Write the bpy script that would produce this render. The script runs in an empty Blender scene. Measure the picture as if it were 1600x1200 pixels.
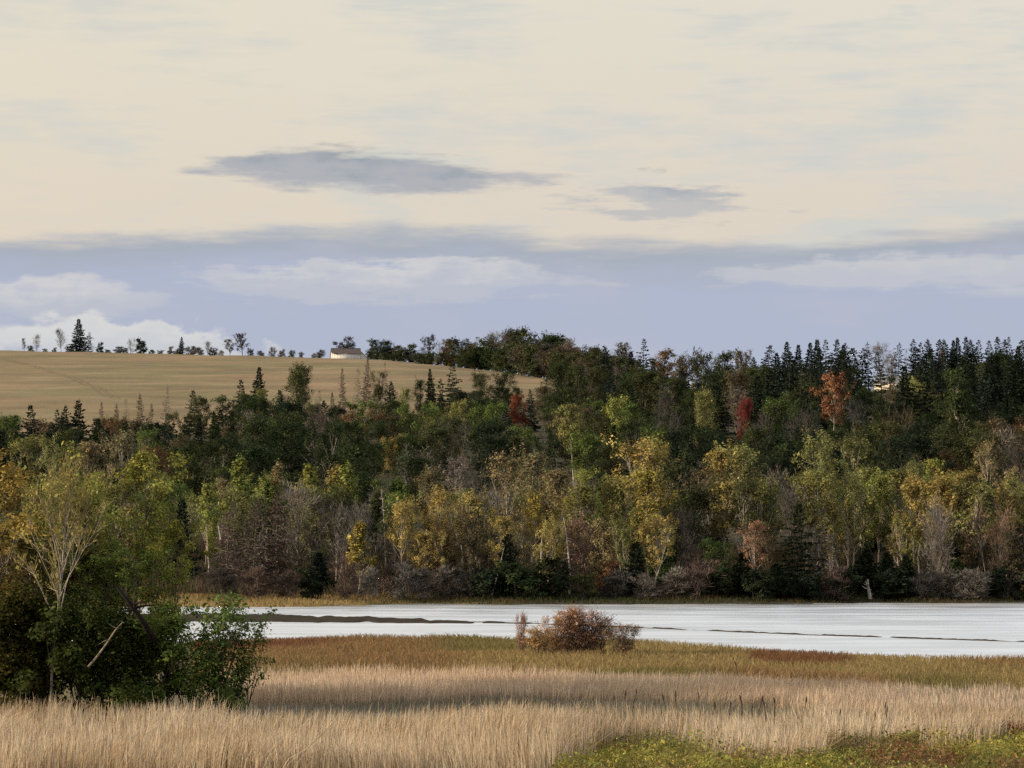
import bpy, math, random
import numpy as np
from mathutils import Vector

# ------------------------------------------------------------------ camera / world / sun
F = 4537.0            # focal length in photo pixels (1600 wide)
CH = 7.8              # camera height above the water, metres
TH = math.radians(2.826)
SUN_AZ = math.radians(-104)    # to the left and a little behind the camera (0 = view direction +Y)
SUN_EL = math.radians(14)

S = bpy.context.scene
C = S.collection
cam_d = bpy.data.cameras.new("camera")
cam_d.sensor_width = 36
cam_d.lens = 36 * F / 1600
cam_d.clip_end = 20000
cam_d.clip_start = 0.5
cam = bpy.data.objects.new("camera", cam_d)
C.objects.link(cam)
cam.location = (0, 0, CH)
cam.rotation_euler = (math.pi / 2 + TH, 0, 0)
S.camera = cam
S.view_settings.view_transform = 'Standard'
S.view_settings.look = 'None'
S.view_settings.gamma = 1
S.view_settings.exposure = 0.3
S.render.resolution_x, S.render.resolution_y = 1024, 768
S.cycles.use_denoising = False
S.cycles.max_bounces = 4
S.cycles.diffuse_bounces = 2
S.cycles.glossy_bounces = 2
S.cycles.transmission_bounces = 2
S.cycles.sample_clamp_indirect = 3.0
S.cycles.caustics_reflective = False
S.cycles.caustics_refractive = False


class N:
    """small helper for node trees"""
    def __init__(self, tree):
        self.t = tree
        tree.nodes.clear()

    def new(self, kind, **kw):
        n = self.t.nodes.new(kind)
        for k, v in kw.items():
            setattr(n, k, v)
        return n

    def put(self, sock, v):
        if hasattr(v, 'is_output'):
            self.t.links.new(v, sock)
        elif v is not None:
            sock.default_value = v

    def m(self, op, a, b=None, c=None, clamp=False):
        n = self.new('ShaderNodeMath', operation=op, use_clamp=clamp)
        for i, v in enumerate((a, b, c)):
            if v is not None:
                self.put(n.inputs[i], v)
        return n.outputs[0]

    def rng(self, v, a, b, c=0.0, d=1.0, mode='SMOOTHSTEP'):
        n = self.new('ShaderNodeMapRange', interpolation_type=mode)
        for i, x in enumerate((v, a, b, c, d)):
            self.put(n.inputs[i], x)
        return n.outputs[0]

    def mix(self, f, a, b, blend='MIX'):
        n = self.new('ShaderNodeMix', data_type='RGBA', blend_type=blend)
        self.put(n.inputs[0], f)
        for i, v in ((6, a), (7, b)):
            if isinstance(v, tuple) and len(v) == 3:
                v = (*v, 1)
            self.put(n.inputs[i], v)
        return n.outputs[2]

    def noise(self, vec, scale, detail=3, rough=0.55, out=0):
        n = self.new('ShaderNodeTexNoise')
        self.put(n.inputs['Vector'], vec)
        n.inputs['Scale'].default_value = scale
        n.inputs['Detail'].default_value = detail
        n.inputs['Roughness'].default_value = rough
        return n.outputs[out]

    def vmul(self, vec, s):
        n = self.new('ShaderNodeVectorMath', operation='MULTIPLY')
        self.put(n.inputs[0], vec)
        n.inputs[1].default_value = s
        return n.outputs[0]


def build_world():
    w = bpy.data.worlds.new("World")
    S.world = w
    w.use_nodes = True
    k = N(w.node_tree)
    tc = k.new('ShaderNodeTexCoord')
    d = tc.outputs['Generated']
    sep = k.new('ShaderNodeSeparateXYZ')
    k.put(sep.inputs[0], d)
    x, y, z = sep.outputs
    az = k.m('MULTIPLY', k.m('ARCTAN2', x, y), 57.2958)
    el = k.m('MULTIPLY', k.m('ARCSINE', z), 57.2958)
    st = k.vmul(d, (1, 1, 3.2))                                   # clouds stretch along the horizon
    st2 = k.vmul(d, (1, 1, 7.0))
    n_big = k.noise(st, 7, 3, 0.5)
    n_mid = k.noise(st, 22, 5, 0.6)
    n_fine = k.noise(st2, 40, 6, 0.62)
    n_puff = k.noise(k.vmul(d, (1, 1, 1.8)), 75, 5, 0.55)
    bm = k.m('SUBTRACT', n_mid, 0.5)
    bf = k.m('SUBTRACT', n_fine, 0.5)
    bp = k.m('SUBTRACT', n_puff, 0.5)
    # high cream veil
    veil = k.mix(k.rng(el, 5, 11), (0.745, 0.662, 0.570), (0.785, 0.742, 0.635))
    veil = k.mix(k.rng(el, 10.2, 22), veil, (0.66, 0.775, 0.93))
    n_mot = k.noise(k.vmul(d, (1, 1, 2.6)), 12, 4, 0.55)
    patch = k.rng(k.m('ADD', n_mot, k.m('MULTIPLY', bf, 0.45)), 0.42, 0.66)
    veil = k.mix(k.m('MULTIPLY', patch, 0.8), veil, (0.615, 0.645, 0.630))
    # warm glow round the hidden sun
    sd = (math.sin(SUN_AZ) * math.cos(SUN_EL), math.cos(SUN_AZ) * math.cos(SUN_EL), math.sin(SUN_EL))
    dp = k.new('ShaderNodeVectorMath', operation='DOT_PRODUCT')
    k.put(dp.inputs[0], d)
    dp.inputs[1].default_value = sd
    veil = k.mix(k.m('MULTIPLY', k.rng(dp.outputs['Value'], -0.45, 0.9), 0.9), veil, (0.93, 0.77, 0.52))
    # grey-blue bank low above the horizon, all the way round
    edge = k.m('ADD', 5.74, k.m('ADD', k.m('MULTIPLY', k.m('SUBTRACT', n_big, 0.5), 2.2), k.m('MULTIPLY', bf, 0.6)))
    h = k.m('SUBTRACT', edge, el)
    bank_m = k.rng(h, k.m('MULTIPLY', n_mid, -0.5), 0.26)
    bank_c = k.mix(k.rng(h, 0.05, 1.0), (0.400, 0.435, 0.505), (0.437, 0.482, 0.625))
    bank_c = k.mix(k.rng(el, 3.8, 1.0), bank_c, (0.53, 0.585, 0.67))
    bank_c = k.mix(k.m('MULTIPLY', k.rng(n_mid, 0.45, 0.75), 0.35), bank_c, (0.53, 0.53, 0.60))
    col = k.mix(bank_m, veil, bank_c)

    def cloud(col, a0, e0, ra, rb, tilt, c_top, c_low, soft, amp_m, amp_f, amp_p, dens, flat=1.0):
        du = k.m('DIVIDE', k.m('SUBTRACT', az, a0), ra)
        dv0 = k.m('SUBTRACT', k.m('SUBTRACT', el, e0), k.m('MULTIPLY', k.m('SUBTRACT', az, a0), tilt))
        dv = k.m('DIVIDE', dv0, rb)
        lo = k.m('MULTIPLY', k.m('MINIMUM', dv, 0), flat)
        dd = k.m('ADD', k.m('POWER', k.m('ABSOLUTE', du), 2.0),
                 k.m('POWER', k.m('ABSOLUTE', k.m('ADD', k.m('MAXIMUM', dv, 0), lo)), 2.0))
        r = k.m('SQRT', dd)
        r = k.m('ADD', r, k.m('ADD', k.m('MULTIPLY', bm, amp_m), k.m('ADD', k.m('MULTIPLY', bf, amp_f), k.m('MULTIPLY', bp, amp_p))))
        mk = k.m('MULTIPLY', k.rng(r, 1.0, 1.0 - soft), dens)
        cc = k.mix(k.rng(k.m('ADD', dv, k.m('ADD', k.m('MULTIPLY', bp, 2.4), k.m('MULTIPLY', bf, 1.6))), -0.3, 0.95), c_low, c_top)
        return k.mix(mk, col, cc)

    PX = 79.2
    def A(px): return (px - 800) / PX
    def E(py): return (824 - py) / PX
    white, wl = (0.70, 0.68, 0.675), (0.525, 0.545, 0.62)
    # low cumulus heads in front of the bank
    col = cloud(col, A(600), E(440), 4.7, 0.46, 0.012, white, wl, 0.40, 1.5, 1.6, 1.2, 0.82, 0.9)
    col = cloud(col, A(90), E(472), 2.6, 0.50, -0.02, white, wl, 0.40, 1.0, 0.8, 1.2, 0.85, 0.8)
    col = cloud(col, A(190), E(540), 3.2, 0.62, -0.03, (0.72, 0.71, 0.70), (0.60, 0.62, 0.66), 0.3, 0.8, 0.4, 1.8, 0.92, 1.0)
    col = cloud(col, A(30), E(530), 2.2, 0.35, 0.0, (0.74, 0.73, 0.72), (0.66, 0.67, 0.69), 0.7, 0.8, 0.4, 0.8, 0.9, 1.0)
    col = cloud(col, A(1420), E(428), 4.0, 0.42, 0.0, (0.64, 0.63, 0.64), (0.555, 0.565, 0.625), 0.45, 1.2, 1.6, 0.8, 0.85, 1.0)
    col = cloud(col, A(1580), E(462), 1.4, 0.14, 0.0, (0.62, 0.62, 0.64), wl, 0.8, 0.9, 1.2, 0.3, 0.7)
    col = cloud(col, A(-520), E(470), 4.6, 0.55, 0.0, white, wl, 0.55, 1.1, 0.6, 1.4, 0.85, 1.2)
    col = cloud(col, A(2150), E(450), 4.6, 0.5, 0.0, white, wl, 0.55, 1.1, 0.9, 1.4, 0.85, 1.2)
    # dark lens clouds against the cream veil
    g1, g2 = (0.30, 0.34, 0.40), (0.45, 0.455, 0.49)
    col = cloud(col, A(565), E(270), 3.75, 0.48, -0.03, g1, g2, 0.5, 0.7, 1.35, 0.2, 1.0, 1.0)
    col = cloud(col, A(760), E(277), 2.0, 0.14, -0.008, g1, g2, 0.9, 0.4, 1.6, 0.2, 0.85)
    col = cloud(col, A(620), E(298), 1.2, 0.10, -0.0, g1, g2, 0.9, 0.4, 1.6, 0.2, 0.6)
    col = cloud(col, A(1050), E(318), 1.95, 0.46, -0.06, (0.37, 0.41, 0.46), (0.55, 0.54, 0.54), 0.8, 0.9, 3.6, 0.9, 0.95, 1.0)
    col = cloud(col, A(1410), E(369), 1.3, 0.12, -0.02, (0.45, 0.47, 0.53), (0.5, 0.5, 0.55), 0.9, 0.3, 0.9, 0.2, 0.7)
    col = cloud(col, A(-700), E(280), 3.4, 0.4, 0.02, g1, g2, 0.7, 0.9, 2.1, 0.25, 0.9)
    col = cloud(col, A(2500), E(300), 3.4, 0.4, 0.02, g1, g2, 0.7, 0.9, 2.1, 0.25, 0.9)
    # clear sky behind the veil
    sky = k.new('ShaderNodeTexSky', sky_type='NISHITA')
    sky.sun_disc = False
    sky.sun_elevation = SUN_EL
    sky.sun_rotation = SUN_AZ
    scaled = k.new('ShaderNodeVectorMath', operation='SCALE')
    k.put(scaled.inputs[0], col)
    scaled.inputs['Scale'].default_value = 10.0
    fin = k.mix(0.94, sky.outputs[0], scaled.outputs[0])
    bg = k.new('ShaderNodeBackground')
    k.put(bg.inputs[0], fin)
    bg.inputs[1].default_value = 0.0812
    out = k.new('ShaderNodeOutputWorld')
    k.put(out.inputs[0], bg.outputs[0])
    w.cycles.sampling_method = 'MANUAL'
    w.cycles.sample_map_resolution = 512


build_world()
sun_d = bpy.data.lights.new("sun", 'SUN')
sun_d.energy = 5.0
sun_d.angle = math.radians(3)
sun_d.color = (1.0, 0.82, 0.60)
sun = bpy.data.objects.new("sun", sun_d)
C.objects.link(sun)
sun.rotation_euler = Vector((-math.sin(SUN_AZ) * math.cos(SUN_EL), -math.cos(SUN_AZ) * math.cos(SUN_EL), -math.sin(SUN_EL))).to_track_quat('-Z', 'Y').to_euler()

# ------------------------------------------------------------------ photo <-> place
CT, ST = math.cos(TH), math.sin(TH)


def project(X, Y, Z):
    Zr = Z - CH
    dep = Y * CT + Zr * ST
    return 800 + F * X / dep, 600 - F * (Zr * CT - Y * ST) / dep


def x_at(px, Y, Z=20.0):
    return (px - 800) / F * (Y * CT + (Z - CH) * ST)


def y_ground(py, z=0.0):
    """distance of a ground point of height z seen on photo row py"""
    t = math.tan(math.atan((600 - py) / F) + TH)
    return (z - CH) / t


# ------------------------------------------------------------------ terrain
def vnoise(X, Y, s, seed=0):
    X = np.asarray(X, float) / s
    Y = np.asarray(Y, float) / s
    xi, yi = np.floor(X), np.floor(Y)
    fx, fy = X - xi, Y - yi
    fx, fy = fx * fx * (3 - 2 * fx), fy * fy * (3 - 2 * fy)

    def hsh(a, b):
        v = np.sin(a * 127.1 + b * 311.7 + seed * 74.7) * 43758.5453
        return v - np.floor(v)
    return (hsh(xi, yi) * (1 - fx) + hsh(xi + 1, yi) * fx) * (1 - fy) + (hsh(xi, yi + 1) * (1 - fx) + hsh(xi + 1, yi + 1) * fx) * fy


def sstep_(a, b, x):
    t = np.clip((x - a) / (b - a), 0, 1)
    return t * t * (3 - 2 * t)


near_px = [(-900, 998), (0, 998), (300, 998), (450, 997), (600, 996), (720, 993), (820, 995), (960, 998), (1050, 1006), (1200, 1014), (1330, 1020), (1450, 1027), (1600, 1030), (2300, 1040)]
near_px = [(p, 824 + (q - 824) * 1.075) for p, q in near_px]
NX = np.array([x_at(p, y_ground(q), 0) for p, q in near_px])
NY = np.array([y_ground(q) for p, q in near_px])
far_px = [(-900, 951), (0, 950), (280, 949), (450, 948), (620, 945), (800, 944), (1100, 943), (1600, 942), (2400, 942)]
FX = np.array([x_at(p, y_ground(q), 0) for p, q in far_px])
FY = np.array([y_ground(q) for p, q in far_px])
CX = np.array([-800., -287, -131, -61, 0, 23, 42, 75, 169, 700])
CY = np.array([1640., 1627, 1500, 1400, 1215, 1100, 1010, 990, 980, 980])
SLOPE = 0.0822


def near_shore(X):
    return np.interp(X, NX, NY) + (vnoise(X, X * 0, 6, 3) - 0.5) * 3.0


def far_shore(X):
    return np.interp(X, FX, FY) + (vnoise(X, X * 0, 9, 5) - 0.5) * 6.0 + (vnoise(X, X * 0, 2.5, 6) - 0.5) * 2.0


def terrain(X, Y):
    X = np.asarray(X, float)
    Y = np.asarray(Y, float)
    X, Y = np.broadcast_arrays(X, Y)
    yn, yf = near_shore(X), far_shore(X)
    # near marsh with the bank the camera stands on
    z = 0.42 + (vnoise(X, Y, 9, 1) - 0.5) * 0.30 + (vnoise(X, Y, 3, 2) - 0.5) * 0.14
    knoll = np.clip((52 - Y) / 52, 0, 1)
    z = z + 5.4 * knoll * knoll * (3 - 2 * knoll)
    dn = np.clip((yn - Y) / 3.0, -1, 1)
    z = np.where(Y > yn - 3, np.minimum(z, 0.42 * dn + np.where(dn < 0, 0.6 * dn, 0)), z)
    z = np.where(Y > yn, np.maximum(-0.9, -(Y - yn) * 0.25), z)
    # far side
    d = Y - yf
    bank = np.clip(d / 9.0, 0, 1) * 0.7
    u = np.maximum(Y - 306, 0)
    cst = np.maximum(np.interp(X, CX, CY) - 306, 10)
    kk = 70.0
    sm = 0.5 * (u + cst - np.sqrt((u - cst) ** 2 + kk * kk))
    zz = bank + np.maximum(SLOPE * sm, -0.0) - np.maximum(u - cst - 60, 0) * 0.02
    zz = zz + (vnoise(X, Y, 45, 7) - 0.5) * 1.6 * np.clip((Y - 330) / 120, 0, 1) + (vnoise(X, Y, 12, 8) - 0.5) * 0.3
    zz = np.where(u > cst + 300, np.maximum(zz, 12), zz)
    zz = np.where(d < 0, np.maximum(-0.9, d * 0.3), zz)
    return np.where(Y > 0.5 * (yn + yf), zz, z)


def zt(x, y):
    return float(terrain(np.array([x]), np.array([y]))[0])


# ------------------------------------------------------------------ materials
def material(name):
    m = bpy.data.materials.new(name)
    m.use_nodes = True
    return m, N(m.node_tree)


def finish(k, shader, disp=None):
    out = k.new('ShaderNodeOutputMaterial')
    k.put(out.inputs[0], shader)


def principled(k, col, rough=0.9, normal=None, spec=0.2, metal=0.0):
    b = k.new('ShaderNodeBsdfPrincipled')
    if isinstance(col, tuple) and len(col) == 3:
        col = (*col, 1)
    k.put(b.inputs['Base Color'], col)
    k.put(b.inputs['Roughness'], rough)
    b.inputs['Specular IOR Level'].default_value = spec
    b.inputs['Metallic'].default_value = metal
    if normal is not None:
        k.put(b.inputs['Normal'], normal)
    return b.outputs[0]


def bump(k, h, strength=0.5, dist=0.1):
    b = k.new('ShaderNodeBump')
    b.inputs['Strength'].default_value = strength
    b.inputs['Distance'].default_value = dist
    k.put(b.inputs['Height'], h)
    return b.outputs[0]


def geo_pos(k):
    return k.new('ShaderNodeNewGeometry').outputs['Position']


def mat_leaf(name, transl=0.3, use_obj=True, spots=2.5):
    m, k = material(name)
    at = k.new('ShaderNodeAttribute', attribute_name='tint')
    col = at.outputs['Color']
    if use_obj:
        oi = k.new('ShaderNodeObjectInfo')
        col = k.mix(1.0, oi.outputs['Color'], col, 'MULTIPLY')
        tc = k.new('ShaderNodeTexCoord').outputs['Object']
        off = k.new('ShaderNodeVectorMath', operation='ADD')
        k.put(off.inputs[0], tc)
        k.put(off.inputs[1], oi.outputs['Location'])
        n1 = k.noise(off.outputs[0], 1.0 / spots, 2)
        hs = k.new('ShaderNodeHueSaturation')
        k.put(hs.inputs['Hue'], k.rng(n1, 0.3, 0.7, 0.488, 0.512, 'LINEAR'))
        k.put(hs.inputs['Value'], k.rng(n1, 0.3, 0.7, 0.78, 1.25, 'LINEAR'))
        k.put(hs.inputs['Color'], col)
        col = hs.outputs[0]
    df = k.new('ShaderNodeBsdfDiffuse')
    k.put(df.inputs[0], col)
    tr = k.new('ShaderNodeBsdfTranslucent')
    k.put(tr.inputs[0], col)
    mx = k.new('ShaderNodeMixShader')
    mx.inputs[0].default_value = transl
    k.put(mx.inputs[1], df.outputs[0])
    k.put(mx.inputs[2], tr.outputs[0])
    finish(k, mx.outputs[0])
    return m


def mat_bark():
    m, k = material("bark")
    oi = k.new('ShaderNodeObjectInfo')
    tc = k.new('ShaderNodeTexCoord').outputs['Object']
    n = k.noise(k.vmul(tc, (1, 1, 0.5)), 5, 4, 0.7)
    col = k.mix(k.rng(n, 0.35, 0.7), oi.outputs['Color'], k.mix(1.0, oi.outputs['Color'], (0.38, 0.34, 0.30), 'MULTIPLY'))
    finish(k, principled(k, col, 0.9, bump(k, n, 0.6, 0.02)))
    return m


def mat_field():
    m, k = material("hay_field_grass")
    p = geo_pos(k)
    n1 = k.noise(k.vmul(p, (0.010, 0.011, 0)), 1.0, 4, 0.6)
    n2 = k.noise(k.vmul(p, (0.022, 0.026, 0)), 1.0, 5, 0.62)
    n3 = k.noise(k.vmul(p, (0.16, 0.10, 0)), 1.0, 3, 0.65)
    c = k.mix(k.rng(n1, 0.44, 0.56), (0.250, 0.172, 0.100), (0.192, 0.164, 0.084))
    c = k.mix(k.m('MULTIPLY', k.rng(n2, 0.49, 0.60), 0.80), c, (0.158, 0.122, 0.066))
    c = k.mix(k.m('MULTIPLY', k.rng(n2, 0.46, 0.36), 0.7), c, (0.305, 0.228, 0.138))
    c = k.mix(k.m('MULTIPLY', k.rng(n3, 0.4, 0.7), 0.35), c, (0.205, 0.155, 0.080))
    # strips left by mowing
    w = k.new('ShaderNodeTexWave', wave_type='BANDS', bands_direction='Y')
    k.put(w.inputs['Vector'], k.vmul(p, (0.004, 0.011, 0)))
    w.inputs['Scale'].default_value = 1.0
    w.inputs['Distortion'].default_value = 3.0
    w.inputs['Detail'].default_value = 3
    c = k.mix(k.m('MULTIPLY', k.rng(w.outputs['Fac'], 0.55, 0.95), 0.18), c, (0.150, 0.116, 0.062))
    finish(k, principled(k, c, 0.95, bump(k, n3, 0.5, 0.6)))
    return m


def mat_floor():
    m, k = material("woodland_floor")
    p = geo_pos(k)
    n1 = k.noise(p, 0.06, 4)
    n2 = k.noise(p, 0.5, 4)
    c = k.mix(k.rng(n1, 0.35, 0.65), (0.055, 0.048, 0.026), (0.045, 0.048, 0.024))
    c = k.mix(k.m('MULTIPLY', k.rng(n2, 0.4, 0.7), 0.6), c, (0.075, 0.05, 0.03))
    finish(k, principled(k, c, 0.95, bump(k, n2, 0.8, 0.4)))
    return m


def mat_marsh():
    m, k = material("marsh_soil")
    p = geo_pos(k)
    n1 = k.noise(p, 0.12, 4)
    n2 = k.noise(p, 1.2, 4)
    c = k.mix(k.rng(n1, 0.35, 0.65), (0.16, 0.105, 0.05), (0.12, 0.11, 0.045))
    c = k.mix(k.m('MULTIPLY', k.rng(n2, 0.45, 0.7), 0.6), c, (0.075, 0.055, 0.03))
    finish(k, principled(k, c, 0.9, bump(k, n2, 0.8, 0.15)))
    return m


def mat_bank():
    m, k = material("bank_turf")
    p = geo_pos(k)
    n1 = k.noise(k.vmul(p, (0.06, 0.25, 1)), 1.0, 4)
    n2 = k.noise(p, 1.0, 4)
    c = k.mix(k.rng(n1, 0.40, 0.62), (0.34, 0.22, 0.085), (0.17, 0.15, 0.05))
    c = k.mix(k.m('MULTIPLY', k.rng(n2, 0.45, 0.7), 0.6), c, (0.15, 0.095, 0.045))
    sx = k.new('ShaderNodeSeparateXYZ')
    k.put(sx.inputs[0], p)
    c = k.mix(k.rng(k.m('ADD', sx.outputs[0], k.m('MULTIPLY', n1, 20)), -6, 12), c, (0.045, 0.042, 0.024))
    finish(k, principled(k, c, 0.9, bump(k, n2, 0.8, 0.3)))
    return m


def mat_mud():
    m, k = material("wet_mud")
    p = geo_pos(k)
    n2 = k.noise(k.vmul(p, (0.5, 1.5, 1)), 1.0, 5)
    c = k.mix(k.rng(n2, 0.35, 0.7), (0.068, 0.058, 0.048), (0.042, 0.037, 0.032))
    finish(k, principled(k, c, 0.95, bump(k, n2, 0.6, 0.1), spec=0.0))
    return m


def mat_water():
    m, k = material("river_water")
    p = geo_pos(k)
    a = k.noise(k.vmul(p, (0.55, 1.1, 0)), 1.0, 4, 0.6)
    b = k.noise(k.vmul(p, (0.05, 0.18, 0)), 1.0, 3, 0.55)
    g = k.new('ShaderNodeBsdfGlossy')
    g.inputs['Color'].default_value = (0.97, 0.98, 1.0, 1)
    k.put(g.inputs['Roughness'], k.rng(b, 0.35, 0.7, 0.30, 0.44))
    amp = k.m('MULTIPLY', a, k.rng(b, 0.35, 0.65, 0.5, 1.0))
    k.put(g.inputs['Normal'], bump(k, amp, 0.6, 0.16))
    d = k.new('ShaderNodeBsdfDiffuse')
    d.inputs[0].default_value = (0.05, 0.065, 0.07, 1)
    mx = k.new('ShaderNodeMixShader')
    lw = k.new('ShaderNodeFresnel')
    lw.inputs[0].default_value = 1.33
    k.put(mx.inputs[0], k.rng(lw.outputs[0], 0.0, 0.45, 0.05, 0.97, 'LINEAR'))
    k.put(mx.inputs[1], d.outputs[0])
    k.put(mx.inputs[2], g.outputs[0])
    finish(k, mx.outputs[0])
    return m


def mat_paint(name, col, col2, scale=0.5, rough=0.7, stretch=(1, 1, 6)):
    m, k = material(name)
    tc = k.new('ShaderNodeTexCoord').outputs['Object']
    n = k.noise(k.vmul(tc, stretch), scale, 5, 0.65)
    finish(k, principled(k, k.mix(k.rng(n, 0.4, 0.7), col, col2), rough))
    return m


M_LEAF = mat_leaf("leaves", 0.22)
M_NEEDLE = mat_leaf("needles", 0.10, spots=3.5)
M_TWIG = mat_leaf("twigs", 0.0)
M_GRASS = mat_leaf("grass_blades", 0.5, use_obj=False)
M_BARK = mat_bark()
M_TRACK = mat_paint('track_soil', (0.165, 0.125, 0.070), (0.20, 0.155, 0.088), 0.4, 0.95, (1, 1, 1))
M_FIELD, M_FLOOR, M_MARSH, M_BANK, M_MUD, M_WATER = mat_field(), mat_floor(), mat_marsh(), mat_bank(), mat_mud(), mat_water()


# ------------------------------------------------------------------ mesh helpers
def quad_mesh(name, V, Q, mat, tint=None, smooth=False):
    V = np.ascontiguousarray(V, dtype=np.float32)
    Q = np.ascontiguousarray(Q, dtype=np.int32)
    me = bpy.data.meshes.new(name)
    me.vertices.add(len(V))
    me.vertices.foreach_set('co', V.ravel())
    me.loops.add(Q.size)
    me.loops.foreach_set('vertex_index', Q.ravel())
    me.polygons.add(len(Q))
    me.polygons.foreach_set('loop_start', np.arange(0, Q.size, 4, dtype=np.int32))
    me.polygons.foreach_set('loop_total', np.full(len(Q), 4, dtype=np.int32))
    if smooth:
        me.polygons.foreach_set('use_smooth', np.ones(len(Q), dtype=bool))
    if tint is not None:
        a = me.attributes.new('tint', 'FLOAT_COLOR', 'POINT')
        t = np.ones((len(V), 4), dtype=np.float32)
        t[:, :3] = tint
        a.data.foreach_set('color', t.ravel())
    me.update(calc_edges=True)
    me.materials.append(mat)
    return me


class Tubes:
    def __init__(self, sides=5):
        self.V, self.Q, self.n, self.s = [], [], 0, sides

    def add(self, pts, radii, sides=None):
        s = sides or self.s
        pts = np.asarray(pts, float)
        radii = np.asarray(radii, float)
        t = np.gradient(pts, axis=0)
        t /= np.linalg.norm(t, axis=1, keepdims=True) + 1e-9
        ref = np.array([1.0, 0.13, 0.0]) if abs(t[0][2]) > 0.7 else np.array([0.0, 0.0, 1.0])
        a = np.cross(t, ref)
        a /= np.linalg.norm(a, axis=1, keepdims=True) + 1e-9
        b = np.cross(t, a)
        ang = np.arange(s) * 2 * math.pi / s
        ring = pts[:, None, :] + radii[:, None, None] * (np.cos(ang)[None, :, None] * a[:, None, :] + np.sin(ang)[None, :, None] * b[:, None, :])
        n = len(pts)
        i = np.arange(n - 1)[:, None] * s
        j = np.arange(s)[None, :]
        j2 = (j + 1) % s
        q = np.stack([i + j, i + j2, i + s + j2, i + s + j], -1).reshape(-1, 4) + self.n
        self.V.append(ring.reshape(-1, 3))
        self.Q.append(q)
        self.n += n * s

    def mesh(self, name, mat=None):
        return quad_mesh(name, np.concatenate(self.V), np.concatenate(self.Q), mat or M_BARK, smooth=True)


def unit(v):
    return v / (np.linalg.norm(v, axis=-1, keepdims=True) + 1e-9)


def leaf_quads(rng, P, size, out=None, bias=0.5):
    """diamond leaves at P with normals leaning outward"""
    n = len(P)
    nr = rng.normal(size=(n, 3))
    if out is not None:
        nr = unit(nr) + bias * out
    nr = unit(nr)
    t = unit(np.cross(nr, rng.normal(size=(n, 3))))
    b = np.cross(nr, t)
    s = (size * np.exp(rng.normal(-0.05, 0.34, n)))[:, None]
    w = s * rng.uniform(0.45, 0.8, n)[:, None]
    V = np.stack([P - t * s * 0.5, P + b * w * 0.5, P + t * s * 0.5, P - b * w * 0.5], 1).reshape(-1, 3)
    Q = np.arange(4 * n).reshape(n, 4)
    return V, Q


def strip_quads(rng, P, D, length, width):
    """thin twigs or needle sprays from P along D"""
    n = len(P)
    D = unit(D)
    s = unit(np.cross(D, rng.normal(size=(n, 3))))
    L = np.broadcast_to(length, (n,))[:, None]
    W = np.broadcast_to(width, (n,))[:, None]
    A, B = P, P + D * L
    mid = P + D * L * 0.55
    V = np.stack([A, mid + s * W * 0.5, B, mid - s * W * 0.5], 1).reshape(-1, 3)
    return V, np.arange(4 * n).reshape(n, 4)


def tints(rng, n, val=0.28, hue=0.14, per=4):
    v = np.exp(rng.normal(0, val, n))[:, None]
    h = rng.normal(0, hue, (n, 1))
    t = v * np.concatenate([1 + h, np.ones((n, 1)) + 0.15 * h, 1 - 0.3 * h], 1)
    return np.repeat(np.clip(t, 0.15, 2.5), per, axis=0)


def curve(p0, d0, L, n, rng, wob, lift=0.0):
    pts = [np.array(p0, float)]
    d = np.array(d0, float)
    for i in range(n):
        d = unit(d + rng.normal(size=3) * wob + np.array([0, 0, lift]))
        pts.append(pts[-1] + d * L / n)
    return np.array(pts)


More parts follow.
